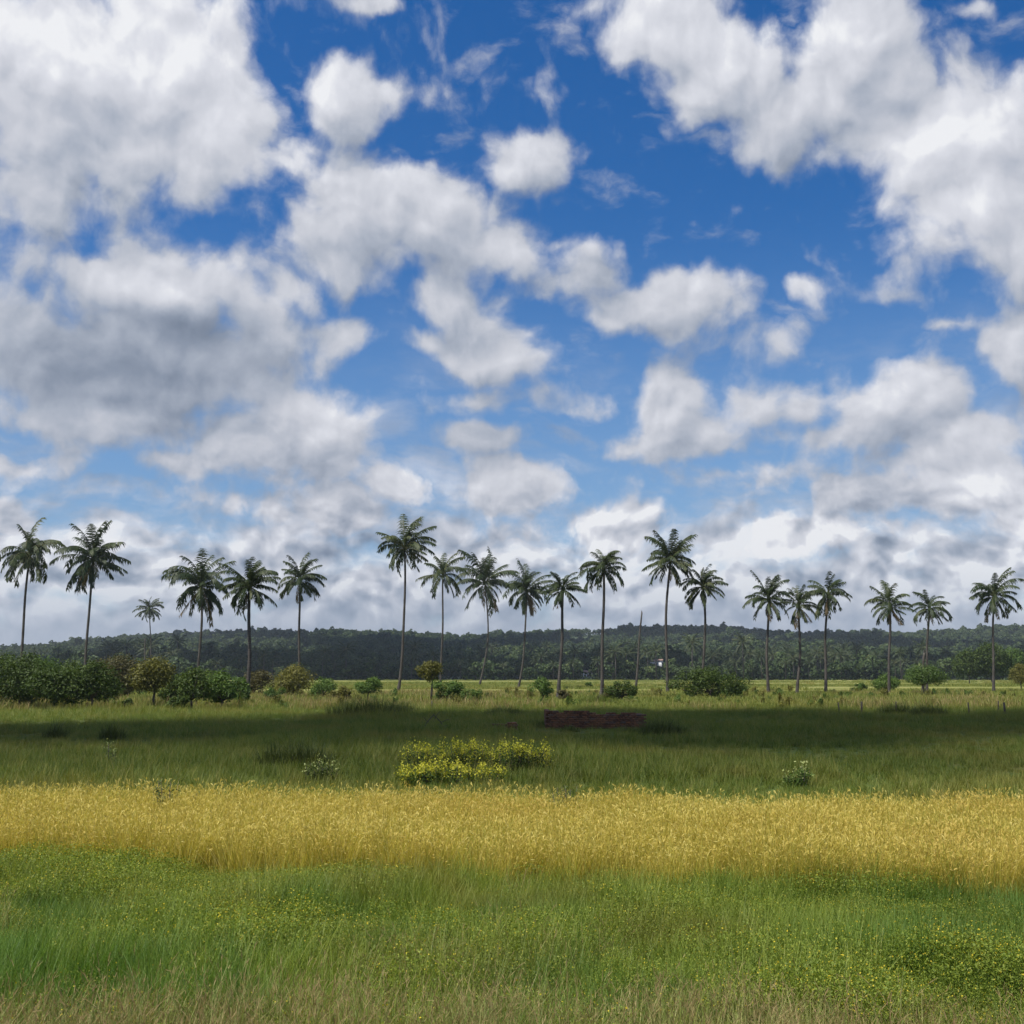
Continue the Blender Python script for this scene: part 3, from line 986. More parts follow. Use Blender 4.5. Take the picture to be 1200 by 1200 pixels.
def coconut_palm(base, top, halfw, up, down, label, seed, dead=2, curve=0.7, lean=0.0, n_fronds=30, group='coconut palms along the far edge of the field'):
    """base / top: world points of the trunk; halfw, up, down: metres the crown reaches sideways, up and down"""
    rng = np.random.default_rng(seed)
    t = thing('palm_tree', label, 'palm tree', base, group)
    H = top.z - base.z
    dx, dy = top.x - base.x, top.y - base.y
    n = 26
    s = np.linspace(0, 1, n)
    bow = rng.normal(0, 0.018) * H + lean * H
    ph = rng.uniform(0, 6.28)
    path = np.stack([dx * s ** curve + bow * np.sin(s * np.pi) + 0.05 * np.sin(s * 9 + ph), dy * s + rng.normal(0, 0.01) * H * np.sin(s * np.pi), H * s - 0.15 * (1 - s)], -1)
    rad = 0.15 + 0.06 * (1 - s) + 0.12 * np.exp(-s * H / 0.9)
    rad = rad * (1 + 0.05 * np.sin(np.arange(n) * 2.4)) * float(np.interp(H, [6, 24], [0.75, 1.0]))
    b = Build()
    b.tube(path, rad, 9, 0.5)
    link('trunk', b.mesh('palm_trunk', [M_PALMTRUNK], True), t)
    c = path[-1]
    cb = Build()
    wind = (0.16, 0.03, 0.0)
    base_az = rng.uniform(0, 6.28)
    stiff = rng.uniform(0.70, 1.12)
    n_fronds = int(n_fronds * rng.uniform(0.88, 1.18))
    tilt = rng.normal(0, 0.13, 2)
    for k in range(n_fronds):
        u = (k + 0.5) / n_fronds
        az_ = base_az + k * 2.39996 + rng.normal(0, 0.35)
        elev = math.radians(float(np.interp(u, [0, 0.18, 0.45, 0.72, 1.0], [84, 66, 36, 4, -38])) + rng.normal(0, 11)) + tilt[0] * math.cos(az_) + tilt[1] * math.sin(az_)
        reach = float(np.interp(u, [0, 0.25, 0.6, 1.0], [up * 1.10, max(up, halfw) * 1.14, halfw * 1.22, max(down, halfw * 0.8) * 1.04])) * rng.uniform(0.72, 1.12)
        droop = math.radians(float(np.interp(u, [0, 0.25, 0.55, 1.0], [60, 106, 108, 60])) * rng.uniform(0.55, 1.40)) * stiff
        hang = float(np.interp(u, [0, 0.3, 1.0], [0.6, 1.2, 1.5]))
        root = c + np.array([math.cos(az_), math.sin(az_), 0]) * 0.12 + np.array([0, 0, 0.30 - 0.55 * u])
        frond(cb, root, az_, elev, reach, droop, hang, wind, rng)
    cb.tube([c + [0, 0, -0.3], c + [0, 0, 0.2], c + [0.03, 0, 0.9 * up / 4], c + [0.08, 0, 1.5 * up / 4]], [0.17, 0.22, 0.08, 0.01], 7, 0.7)
    link('crown', cb.mesh('palm_crown', [M_FROND]), t)
    if dead:
        for k in range(dead):
            db = Build()
            az_ = rng.uniform(0, 6.28)
            frond(db, c + np.array([math.cos(az_) * 0.12, math.sin(az_) * 0.12, -0.35]), az_, math.radians(rng.uniform(-62, -40)), down * rng.uniform(0.75, 1.0), math.radians(30), 1.0, (0.05, 0, 0), rng, True)
            link('dead_frond', db.mesh('dead_palm_frond', [M_DEADFROND]), t)
    return t


# base x, ground row, crown x, crown y, crown left / right / top / bottom in the photo; dead fronds; trunk curve; lean; label
PALMS = [
    (25, 812, 35, 652, 0, 68, 612, 684, 1, 0.75, 0.0, 'tall coconut palm leaning gently towards its neighbour, first on the left of the whole row'),
    (99, 812, 110, 656, 72, 150, 614, 692, 2, 0.75, 0.0, 'tall coconut palm with wide flat fronds, second from the left of the row'),
    (176, 799, 175, 714, 161, 191, 697, 730, 0, 1.0, 0.0, 'small far-off coconut palm standing right beside a bare dead trunk'),
    (228, 814, 236, 688, 197, 269, 640, 734, 3, 0.6, 0.0, 'shaggy coconut palm with the biggest drooping crown, above the olive brown shrubs'),
    (290, 826, 292, 688, 262, 323, 652, 719, 2, 1.0, 0.0, 'straight coconut palm whose fronds touch the big shaggy crown on its left'),
    (350, 812, 351, 680, 322, 375, 650, 708, 1, 1.0, 0.0, 'pale trunked coconut palm alone above the rounded olive shrub'),
    (466, 811, 474, 643, 440, 499, 606, 674, 1, 0.6, 0.0, 'very tall slim coconut palm with a high round crown left of the thin crowned palm'),
    (516, 806, 519, 674, 491, 541, 645, 704, 0, 1.0, 0.0, 'slender thin crowned coconut palm above the small olive tree'),
    (562, 803, 568, 684, 537, 593, 642, 718, 3, 0.8, 0.0, 'dense dark crowned coconut palm between the thin crowned palm and the brown skirted palm'),
    (607, 807, 617, 694, 591, 644, 661, 721, 5, 0.7, 0.0, 'coconut palm with a brown skirt of dry fronds and leaning trunk'),
    (654, 820, 660, 691, 639, 682, 667, 714, 2, 0.85, 0.0, 'lightly leaning coconut palm with few open fronds, next to the brown skirted one'),
    (701, 818, 708, 668, 679, 733, 637, 693, 1, 0.3, 0.0, 'coconut palm whose trunk bends sharply at its foot above the brick walls'),
    (783, 814, 785, 658, 754, 811, 623, 688, 2, 0.9, 0.0, 'tall coconut palm with tousled dark crown at the left end of the big dark bush'),
    (819, 814, 824, 688, 798, 848, 665, 712, 0, 0.7, 0.0, 'coconut palm rising out of the big dark bush'),
    (900, 815, 901, 703, 875, 924, 673, 729, 3, 1.0, 0.0, 'full crowned coconut palm, left one of the close group of three'),
    (934, 815, 936, 709, 916, 958, 682, 737, 2, 1.0, 0.0, 'narrow lower coconut palm in the middle of the close group of three'),
    (968, 814, 970, 698, 948, 996, 672, 727, 2, 1.0, 0.0, 'coconut palm with spread fronds, right one of the close group of three'),
    (1041, 815, 1043, 711, 1018, 1064, 684, 735, 3, 1.0, 0.0, 'bushy coconut palm with dark drooping fronds, left of the light green tree'),
    (1086, 812, 1089, 713, 1066, 1113, 690, 733, 1, 1.0, 0.0, 'small crowned coconut palm rising behind the light green tree'),
    (1165, 811, 1165, 699, 1136, 1188, 666, 729, 3, 1.0, 0.0, 'top heavy coconut palm in front of the dark tree clump'),
]
for k, (bx, by, tx, ty, l, r, tp, bt, dead, curve, lean, lab) in enumerate(PALMS):
    g = ground_at(bx, by)
    m = g.y / F / cp
    top = at_depth(tx, ty, g.y)
    coconut_palm(g, top, (r - l) / 2 * m, (ty - tp) * m, (bt - ty) * m, lab, 100 + k, dead, curve, lean, 40 if r - l > 50 else 33)


def dead_trunk(bx, by, tx, ty, r0, label):
    g = ground_at(bx, by)
    top = at_depth(tx, ty, g.y)
    t = thing('dead_palm_trunk', label, 'dead trunk', g, 'bare trunks of dead palms')
    s = np.linspace(0, 1, 16)
    H = top.z
    b = Build()
    b.tube(np.stack([(top.x - g.x) * s + 0.06 * np.sin(s * 7), 0 * s, H * s - 0.1], -1), r0 * (1.15 - 0.45 * s) * (1 + 0.06 * np.sin(np.arange(16) * 2.1)), 8, 0.5)
    link('trunk', b.mesh('bare_trunk', [M_PALMTRUNK], True), t)
    s_ = Build()
    for k in range(5):                                   # splintered end
        a = k * 1.25
        p0 = np.array([top.x - g.x + 0.05 * math.cos(a), 0.05 * math.sin(a), H - 0.12])
        s_.tube([p0, p0 + [0.02 * math.cos(a), 0.02 * math.sin(a), 0.25 + 0.12 * (k % 3)]], [0.05, 0.008], 5, 0.5)
    link('splintered_top', s_.mesh('splintered_top', [M_PALMTRUNK]), t)


dead_trunk(745, 806, 752, 717, 0.20, 'bare dead palm trunk without a crown, above the brick walls')
dead_trunk(170, 800, 170, 748, 0.26, 'short bare dead trunk beside the small far-off palm')
dead_trunk(1081, 812, 1083, 764, 0.20, 'reddish broken trunk standing in the light green tree')

# ------------------------------------------------------------------ shrubs and small trees
BR = np.random.default_rng(21)


def shrub(name, cx, by, w, top, kind, label, cat, group=None, stem=0.06, leaf=0.19, n=None, depth=0.8, trunk_w=1.0, clumps=None, seed=0, flat=1.0):
    rng = np.random.default_rng(300 + seed + int(cx * 3))
    g = ground_at(cx, by)
    m = g.y / F / cp
    Wm = w * m
    H = at_depth(cx, top, g.y).z
    t = thing(name, label, cat, (g.x, g.y, 0), group)
    z0 = H * stem
    nc = clumps or int(np.clip(Wm * H * 3.2, 14, 70))
    th = rng.uniform(0, 2 * np.pi, nc)
    cz = rng.uniform(-0.85, 1.0, nc)
    rr = np.sqrt(np.clip(1 - cz ** 2 * flat, 0.05, 1)) * rng.uniform(0.45, 1.0, nc) ** 0.6
    lump = 1 + 0.30 * np.sin(th * 2 + rng.uniform(0, 6)) + 0.18 * np.sin(th * 5 + rng.uniform(0, 6))
    cr = 0.15 * min(Wm, H * 1.3) * rng.uniform(0.7, 1.45, nc)
    cx_ = np.cos(th) * rr * lump * (Wm / 2 - cr * 0.75)
    cy_ = np.sin(th) * rr * lump * (Wm / 2 - cr * 0.75) * depth
    hz = (H - z0) / 2
    cz_ = np.maximum(z0 + hz + cz * (hz - cr * 0.6) * rng.uniform(0.75, 1.12, nc), cr * 0.5)
    C = np.stack([cx_, cy_, cz_], -1)
    total_leaves = n or int(np.clip(Wm * H * 330, 1500, 9000))
    vol = cr ** 2
    cnt = np.maximum(20, (total_leaves * vol / vol.sum()).astype(int))
    cb = Build()
    for k in range(nc):
        d = unit(rng.normal(size=(cnt[k], 3)))
        d[:, 2] = d[:, 2] * 0.85 + 0.12
        rad = cr[k] * rng.uniform(0.25, 1.18, (cnt[k], 1)) ** 0.5
        tint = np.clip(rng.normal(0.45 + rng.normal(0, 0.05), 0.22, cnt[k]), 0, 1)
        pos_ = C[k] + d * rad
        pos_[:, 2] = np.maximum(pos_[:, 2], 0.03)
        leaves(cb, pos_, leaf, d * 0.8 + np.array([0, 0, 0.45]), 0.75, 0.52, tint, 0.22, rng)
    link('crown', cb.mesh('shrub_crown', [M_LEAF[kind]]), t)
    tb = Build()
    r0 = 0.035 * H ** 0.5 * trunk_w + 0.02
    fork = np.array([rng.normal(0, 0.04) * Wm, 0, max(0.25 * H, z0 * 1.15)])
    tb.tube([[0, 0, -0.1], fork * 0.5, fork], [r0 * 1.25, r0, r0 * 0.85], 7, 0.5)
    for k in rng.choice(nc, min(nc, 11), False):
        mid = (fork + C[k]) / 2 + rng.normal(0, 0.05, 3) * Wm * 0.4
        tb.tube([fork, mid, C[k]], [r0 * 0.6, r0 * 0.4, r0 * 0.15], 5, 0.5)
    link('trunk', tb.mesh('shrub_trunk', [M_BARK], True), t)
    return t


GS = 'shrubs and small trees along the field edge'
S = shrub
S('shrub', 22, 831, 92, 768, 'dark', 'dark leafy shrub at the foot of the first palm', 'shrub', GS, seed=1)
S('shrub', -40, 829, 70, 776, 'dark', 'dark shrub cut by the left border of the view', 'shrub', GS, seed=31)
S('shrub', 62, 833, 62, 782, 'dark', 'dark round shrub reaching to the ground, between the first two palms', 'shrub', GS, seed=2)
S('shrub', 108, 833, 66, 776, 'dark', 'dark glossy shrub in front of the second palm', 'shrub', GS, seed=3)
S('shrub', 140, 822, 66, 767, 'rust', 'rusty brown topped shrub behind the dark glossy shrub', 'shrub', GS, seed=4)
S('shrub', 178, 832, 66, 770, 'olive', 'olive yellow small tree on a short trunk below the small far-off palm', 'small tree', GS, stem=0.30, seed=5)
S('shrub', 150, 834, 16, 818, 'dark', 'low dark bushlet between the glossy shrub and the olive yellow tree', 'shrub', GS, seed=6, leaf=0.13)
S('shrub', 225, 834, 46, 781, 'dark', 'dark small tree with open trunk at the foot of the shaggy palm', 'small tree', GS, stem=0.18, seed=7)
S('shrub', 258, 833, 52, 787, 'green', 'green leafy shrub just left of the straight palm trunk', 'shrub', GS, stem=0.14, seed=8)
S('shrub', 300, 818, 44, 786, 'rust', 'reddish brown shrub behind the straight palm trunk', 'shrub', GS, seed=9)
S('shrub', 345, 820, 50, 780, 'olive', 'rounded olive shrub under the pale trunked palm', 'shrub', GS, seed=10)
S('shrub', 378, 821, 36, 795, 'green', 'low green shrub right of the rounded olive shrub', 'shrub', GS, seed=11)
S('shrub', 322, 824, 28, 806, 'green', 'small low green shrub left of the rounded olive shrub', 'shrub', GS, seed=32, leaf=0.14)
S('shrub', 430, 824, 38, 794, 'green', 'flat topped green shrub on a bent trunk, alone between two gaps', 'shrub', GS, stem=0.34, seed=12, flat=0.6)
S('small_tree', 505, 822, 30, 773, 'olive', 'small olive topped tree on a thin trunk below the thin crowned palm', 'small tree', GS, stem=0.46, seed=13, trunk_w=1.2)
S('shrub', 524, 826, 44, 797, 'green', 'low spreading green shrub right of the small olive topped tree', 'shrub', GS, seed=14)
S('shrub', 553, 827, 26, 805, 'green', 'smallest pale green shrub below the dense dark crowned palm', 'shrub', GS, seed=15, leaf=0.14)
S('shrub', 636, 822, 32, 795, 'green', 'upright green shrub just left of the few fronded palm', 'shrub', GS, seed=16)
S('shrub', 660, 822, 16, 807, 'rust', 'small brownish bush at the foot of the few fronded palm', 'shrub', GS, seed=17, leaf=0.14)
S('shrub', 728, 824, 36, 797, 'dark', 'dark green shrub at the foot of the bare dead palm trunk', 'shrub', GS, seed=18)
S('shrub', 706, 824, 18, 812, 'rust', 'brownish low bush between the bent footed palm and the dark green shrub', 'shrub', GS, seed=19, leaf=0.13)
S('shrub', 835, 821, 82, 782, 'dark', 'big broad dark bush around the foot of a palm', 'bush', GS, seed=20, n=9000, stem=0.0)
S('shrub', 862, 818, 34, 798, 'dark', 'dark lower lobe shrub against the side of the big broad bush', 'bush', GS, seed=33)
S('small_tree', 1084, 816, 46, 779, 'light', 'light green flat crowned tree on a thin trunk', 'small tree', GS, stem=0.30, seed=21, flat=0.8)
S('shrub', 1040, 814, 40, 791, 'green', 'pale green shrub at the foot of the bushy drooping palm', 'shrub', GS, seed=22)
S('shrub', 1197, 808, 26, 778, 'olive', 'orange olive shrub at the edge of the dark tree clump', 'shrub', GS, seed=23, stem=0.1)
S('shrub', 690, 806, 10, 798, 'green', 'tiny far green bush between the bent footed palm and the few fronded palm', 'shrub', GS, seed=24, leaf=0.25)
S('shrub', 1008, 812, 18, 801, 'green', 'tiny low green bush between the close group of three palms and the bushy palm', 'shrub', GS, seed=25, leaf=0.2)
for cx, by, w, top, kd, lab in [
        (-8, 826, 60, 764, 'dark', 'dark shrub behind the shrub cut by the left border'),
        (48, 825, 60, 771, 'green', 'paler green shrub top behind the dark round shrub'),
        (84, 824, 54, 774, 'dark', 'dark shrub in the back row between the round and the glossy shrub'),
        (122, 829, 40, 790, 'dark', 'dark shrub closing the gap right of the glossy shrub'),
        (202, 829, 44, 788, 'dark', 'dark shrub filling the gap right of the olive yellow small tree'),
        (242, 827, 44, 784, 'dark', 'dark shrub behind the gap between the small dark tree and the green shrub'),
        (280, 828, 34, 794, 'green', 'low green shrub at the foot of the straight palm'),
        (210, 835, 26, 814, 'dark', 'low dark bushlet under the small dark tree'),
        (400, 824, 30, 804, 'olive', 'low olive scrub bush between the low green shrub and the flat topped one')]:
    S('shrub', cx, by, w, top, kd, lab, 'shrub', GS, seed=150 + int(cx), stem=0.0)
GT = 'dark broadleaf trees at the foot of the hill'
S('tree', 1136, 801, 38, 762, 'dark', 'dark broad tree, left one of the clump behind the last palm', 'tree', GT, seed=26, leaf=0.5, n=5000, stem=0.12)
S('tree', 1163, 801, 44, 753, 'dark', 'tallest dark tree of the clump, directly behind the last palm', 'tree', GT, seed=27, leaf=0.5, n=6000, stem=0.1)
S('tree', 1190, 801, 36, 759, 'green', 'greener tree at the right end of the dark clump', 'tree', GT, seed=28, leaf=0.5, n=5000, stem=0.12)


# ------------------------------------------------------------------ flowering plants in the field
def flower_bush(cx, by, w, top, label, group, petal, n_leaf=1500, n_petal=260, kind='green', leaf=0.055):
    rng = np.random.default_rng(int(cx * 7 + by))
    g = ground_at(cx, by)
    m = g.y / F / cp
    Wm = w * m
    H = at_depth(cx, top, g.y).z
    t = thing('flowering_bush', label, 'flowering bush', (g.x, g.y, 0), group)
    lb, pb_, sb = Build(), Build(), Build()
    ns = max(7, int(Wm * 26))
    for k in range(ns):
        x0 = rng.uniform(-0.5, 0.5) * Wm * 0.8
        y0 = rng.normal(0, 0.16) * min(Wm, 1.2)
        hk = H * rng.uniform(0.50, 1.14) * (1 - 0.25 * abs(x0 / (Wm * 0.5)) ** 2.5)
        tipx = x0 * 1.18 + rng.normal(0, 0.05)
        tip = np.array([tipx, y0 + rng.normal(0, 0.05), hk])
        sb.tube([[x0 * 0.5, y0 * 0.5, -0.03], [(x0 + tipx) / 2, y0, hk * 0.5], tip], [0.010, 0.007, 0.004], 4, 0.5)
        kk = max(12, n_leaf // ns)
        f = rng.uniform(0.08, 0.9, (kk, 1))
        c = np.array([x0 * 0.6, y0 * 0.6, 0]) * (1 - f) + tip * f + rng.normal(0, 0.055, (kk, 3)) * np.array([1.2, 1.2, 0.7])
        c[:, 2] = np.maximum(c[:, 2], 0.02)
        leaves(lb, c, leaf, np.array([0, -0.1, 0.7]), 0.8, 0.5, None, 0.2, rng)
        kp = max(4, n_petal // ns)
        c = tip + rng.normal(0, 0.045, (kp, 3)) * np.array([1.1, 1.1, 2.0]) - np.array([0, 0, 0.02])
        leaves(pb_, c, 0.046, None, 1.0, 0.8, None, 0.1, rng)
    link('foliage', lb.mesh('bush_foliage', [M_LEAF[kind]]), t)
    link('flowers', pb_.mesh('bush_flowers', [petal]), t)
    link('stems', sb.mesh('bush_stems', [M_BARK]), t)


GF = 'yellow flowering bushes behind the paddy'
for cx, by, w, top, lab in [
    (497, 906, 50, 873, 'yellow flowering bush at the left end of the back row of flowers'),
    (533, 906, 46, 872, 'yellow flowering bush in the back row, second from its left end'),
    (566, 906, 46, 874, 'yellow flowering bush in the middle of the back row of flowers'),
    (594, 907, 46, 874, 'yellow flowering bush in the back row, second from its right end'),
    (627, 907, 44, 876, 'yellow flowering bush with darkest green foliage at the right end of the back row'),
    (489, 922, 40, 900, 'small yellow flowering bush at the left end of the front row against the rice'),
    (518, 922, 50, 895, 'bright yellow flowering bush in the middle of the front row against the rice'),
    (567, 921, 52, 902, 'low sparse yellow flowering bush at the right end of the front row against the rice')]:
    flower_bush(cx, by, w, top, lab, GF, M_PETAL, 1500, 820 if top > 890 else 700, 'dark' if cx == 627 else 'green')
flower_bush(375, 921, 40, 893, 'small dark bush with pale flower spikes standing alone at the paddy edge', None, M_PALEPETAL, 1700, 150, 'dark')
flower_bush(935, 924, 26, 898, 'small solitary bush with yellowish tips at the back edge of the paddy', None, M_PALEPETAL, 1100, 110, 'green')
flower_bush(130, 896, 12, 872, 'thin pale tipped weed in the shaded grass, alone on the left', None, M_PALEPETAL, 160, 60, 'weed')


def weed_clump(cx, z_top, depth_row, w, label, kind='weed'):
    g = ground_at(cx, depth_row)
    m = g.y / F / cp
    rng = np.random.default_rng(int(cx))
    t = thing('weed_clump', label, 'weeds', (g.x, g.y, 0))
    lb, sb = Build(), Build()
    for k in range(14):
        x0 = rng.normal(0, 0.22) * w * m
        h = z_top * rng.uniform(0.75, 1.05)
        tip = np.array([x0 * 1.3, rng.normal(0, 0.1), h])
        sb.tube([[x0 * 0.6, 0, -0.02], tip], [0.007, 0.003], 4, 0.5)
        f = rng.uniform(0.35, 1.0, (45, 1))
        c = np.array([x0 * 0.6, 0, 0]) * (1 - f) + tip * f + rng.normal(0, 0.03, (45, 3))
        leaves(lb, c, 0.045, np.array([0, 0, 0.6]), 0.9, 0.4, None, 0.2, rng)
    link('foliage', lb.mesh('weed_foliage', [M_LEAF[kind]]), t)
    link('stems', sb.mesh('weed_stems', [M_BARK]), t)


weed_clump(195, 0.92, 988, 36, 'grey green weed sticking out of the ripe rice on the left')
weed_clump(664, 0.80, 985, 30, 'faint green weed patch inside the ripe rice near the middle')


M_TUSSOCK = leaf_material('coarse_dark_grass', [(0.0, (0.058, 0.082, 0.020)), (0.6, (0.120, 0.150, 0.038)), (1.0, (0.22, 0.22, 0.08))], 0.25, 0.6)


def tussock(cx, by, w, top, label, dark=True):
    g = ground_at(cx, by)
    m = g.y / F / cp
    rng = np.random.default_rng(int(cx + by))
    H = at_depth(cx, top, g.y).z
    Wm = w * m
    b = Build()
    n = int(np.clip(Wm * 260, 250, 1600))
    k = 9
    for j in range(k):
        bb = Build()
        x0 = (j - (k - 1) / 2) / k * Wm * 0.95
        hh = H * (1 - 0.55 * abs(x0 / (Wm / 2)) ** 2)
        blades(bb, n // k, max(0.15, Wm * 0.09), hh * 0.5, hh * 1.15, 0.026, 0.22, 0.6, 3, (0, 0.75), rng)
        for v, q, a in zip(bb.v, bb.q, bb.a):
            b.add(v + np.array([x0, rng.normal(0, 0.1) * Wm * 0.5, 0]), q, None, a)
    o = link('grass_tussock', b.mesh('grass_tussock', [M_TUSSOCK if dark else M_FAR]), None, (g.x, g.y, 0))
    o['label'] = label
    o['category'] = 'grass clump'
    o['group'] = 'tall grass clumps in the field'


for a in [
    (432, 840, 92, 810, 'widest dark tall grass clump, in front of the flat topped green shrub'),
    (65, 866, 28, 840, 'small dark grass tuft in the shade line below the first two palms'),
    (131, 868, 28, 840, 'small dark grass tuft in the shade line below the glossy shrub'),
    (345, 902, 90, 858, 'broad tall grass clump behind the pale spiked bush'),
    (775, 862, 54, 836, 'dark grass clump just right of the brick walls'),
    (1052, 837, 50, 819, 'grass clump below the bushy drooping palm on the right'),
    (1088, 839, 44, 820, 'grass clump with pale arching young fronds beside it'),
    (592, 841, 44, 823, 'dark green grass clump between the brick walls and the dead branches'),
    (700, 826, 60, 812, 'pale sunlit grass clump directly behind the brick walls', False),
    (960, 824, 80, 810, 'sunlit grass clump below the close group of three palms', False),
    (668, 858, 22, 848, 'small dark grass clump growing against the left part of the brick wall front'),
    (735, 859, 30, 849, 'dark grass clump growing against the right part of the brick wall front'),
    (470, 836, 40, 818, 'thin grass clump right of the widest dark clump')]:
    tussock(*a)

# ------------------------------------------------------------------ brick walls, rubble, branches, posts
m_brick, N = material('old_brick')
at = N.new('ShaderNodeAttribute', attribute_name='tint')
tcn = N.new('ShaderNodeTexCoord')
c = N.ramp(at.outputs['Fac'], [(0.0, (0.080, 0.032, 0.016)), (0.5, (0.150, 0.062, 0.028)), (0.85, (0.200, 0.088, 0.040)), (1.0, (0.10, 0.075, 0.06))])
c = N.mix(N.smooth(N.noise(tcn.outputs['Object'], 7.0, 5.0, 0.65), 0.48, 0.70, 0.0, 0.7), c, (0.045, 0.038, 0.030))
pb = N.new('ShaderNodeBsdfPrincipled')
N.put(pb.inputs['Base Color'], c)
pb.inputs['Roughness'].default_value = 0.92
N.put(N.new('ShaderNodeOutputMaterial').inputs[0], pb.outputs[0])


def brick_wall(b, p0, p1, courses, rng):
    """courses(f) -> number of courses standing at fraction f along the wall"""
    p0, p1 = np.asarray(p0, float), np.asarray(p1, float)
    L = np.linalg.norm(p1 - p0)
    rot = math.atan2(p1[1] - p0[1], p1[0] - p0[0])
    nb = max(2, round(L / 0.24))
    bl = L / nb
    for r in range(12):
        off = 0.5 if r % 2 else 0.0
        for k in range(nb):
            f = (k + 0.5 + off) / nb
            if f > 1 or r >= courses(f) or (r == courses(f) - 1 and rng.uniform() < 0.07):
                continue
            c_ = p0 + (p1 - p0) * f
            b.box((c_[0], c_[1], r * 0.083 + 0.04), (bl - 0.012, 0.215, 0.074), rot + rng.normal(0, 0.01), rng.uniform(0, 1), 0.004)


g = ground_at(697, 854)
m = g.y / F / cp
WB = 112 * m
t = thing('brick_enclosure', 'low roofless enclosure of dark red bricks in the shaded grass', 'brick walls', (g.x, g.y, 0))
rb = np.random.default_rng(4)
for nm, p0, p1, cs in [
    ('front_wall', (-WB / 2, 0), (WB / 2, 0), lambda f: (10 if f < 0.47 else 8) - (1 if math.sin(f * 47) > 0.86 else 0)),
    ('side_wall', (-WB / 2 + 0.108, 0.125), (-WB / 2 + 0.108, 2.2), lambda f: 10),
    ('side_wall', (WB / 2 - 0.108, 0.125), (WB / 2 - 0.108, 2.2), lambda f: 8 if f < .6 else 7),
    ('back_wall', (-WB / 2, 2.33), (WB / 2, 2.33), lambda f: (9 if f < 0.5 else 8) - (1 if math.sin(f * 31 + 2) > 0.6 else 0))]:
    b = Build()
    brick_wall(b, p0, p1, cs, rb)
    link(nm, b.mesh('brick_wall', [m_brick]), t)

for cx, by, w, h, lab in [(586, 855, 22, 0.30, 'longer flat block of old brickwork lying in the shaded grass'), (600, 858, 11, 0.42, 'smaller upright block of old brickwork next to a flat one')]:
    g = ground_at(cx, by)
    b = Build()
    ww = w * g.y / F
    n = max(2, int(round(ww / 0.24)))
    for r in range(int(h / 0.08)):
        for k in range(n):
            b.box(((k + 0.5 - n / 2) * ww / n + 0.05 * (r % 2), 0.0, r * 0.083 + 0.05), (ww / n - 0.01, 0.4, 0.075), 0.0, rb.uniform(0, 1), 0.008)
    o = link('brick_block', b.mesh('brick_block', [m_brick]), None, (g.x, g.y, 0))
    o['label'], o['category'], o['group'] = lab, 'brick block', 'blocks of fallen brickwork'

g = ground_at(508, 856)
b = Build()
for (x0, y0, z0, x1, y1, z1, r) in [(-0.45, 0, 0, 0.02, .05, .72, .03), (0.5, 0.1, 0, -0.02, .05, .70, .028), (-0.75, 0.2, .02, 0.7, 0, .22, .025), (-0.9, -.1, .03, 0.3, .2, .30, .02),
                                    (0.05, 0.05, .5, .28, -.1, .85, .014), (-.2, 0, .35, -.5, .1, .62, .013), (0.3, .1, .33, .75, .2, .5, .014), (-1.1, .1, .05, -.2, .1, .12, .03)]:
    p0, p1 = np.array([x0, y0, z0]), np.array([x1, y1, z1])
    mid = (p0 + p1) / 2 + rb.normal(0, 0.04, 3)
    b.tube([p0, mid, p1], [r, r * 0.85, r * 0.5], 6, 0.5)
o = link('branch_pile', b.mesh('branch_pile', [M_BARK]), None, (g.x, g.y, 0))
o['label'], o['category'] = 'heap of crossed dead branches in the shaded grass', 'dead branches'

for cx, by, top, lean, lab in [
    (1010, 838, 822, 0.02, 'thick wooden fence post alone at the shade edge, below the pale green shrub'),
    (1136, 838, 823, -0.03, 'thin weathered fence post left of the close pair of posts'),
    (1170, 836, 821, 0.05, 'farther thin fence post of the close pair below the last palm'),
    (1178, 839, 823, -0.02, 'sturdier fence post, right one of the close pair below the last palm'),
    (1050, 837, 822, 0.04, 'slim fence post standing in the grass clump below the bushy drooping palm'),
    (506, 834, 821, 0.0, 'single wooden post below the small olive topped tree'),
    (984, 838, 823, -0.05, 'slim crooked fence post below the close group of three palms')]:
    g = ground_at(cx, by)
    H = at_depth(cx, top, g.y).z
    t = thing('fence_post', lab, 'fence post', (g.x, g.y, 0), 'old wooden fence posts')
    b = Build()
    r = 0.065 if 'thick' in lab or 'sturd' in lab else 0.042
    b.tube([[0, 0, -0.1], [lean * 0.5, 0, H * 0.5], [lean, 0.01, H * 0.97], [lean, 0.01, H]], [r * 1.1, r, r * 0.95, r * 0.6], 7, 0.5)
    link('post', b.mesh('wooden_post', [M_BARK], True), t)


def young_palm(cx, by, reach_px, label, seed, mat, n=7):
    g = ground_at(cx, by)
    rng = np.random.default_rng(seed)
    L = reach_px * g.y / F
    t = thing('young_palm', label, 'young palm', (g.x, g.y, 0), 'young palms in the rough grass')
    b = Build()
    for k in range(n):
        a = rng.uniform(0, 6.28)
        frond(b, np.array([0, 0, 0.2]), a, math.radians(rng.uniform(35, 75)), L * rng.uniform(0.8, 1.15), math.radians(rng.uniform(50, 90)), 0.5, (0.1, 0, 0), rng)
    link('fronds', b.mesh('young_fronds', [mat]), t)
    sb = Build()
    sb.tube([[0, 0, -0.05], [0, 0, 0.3]], [0.07, 0.05], 6, 0.5)
    link('stem', sb.mesh('young_stem', [M_PALMTRUNK]), t)


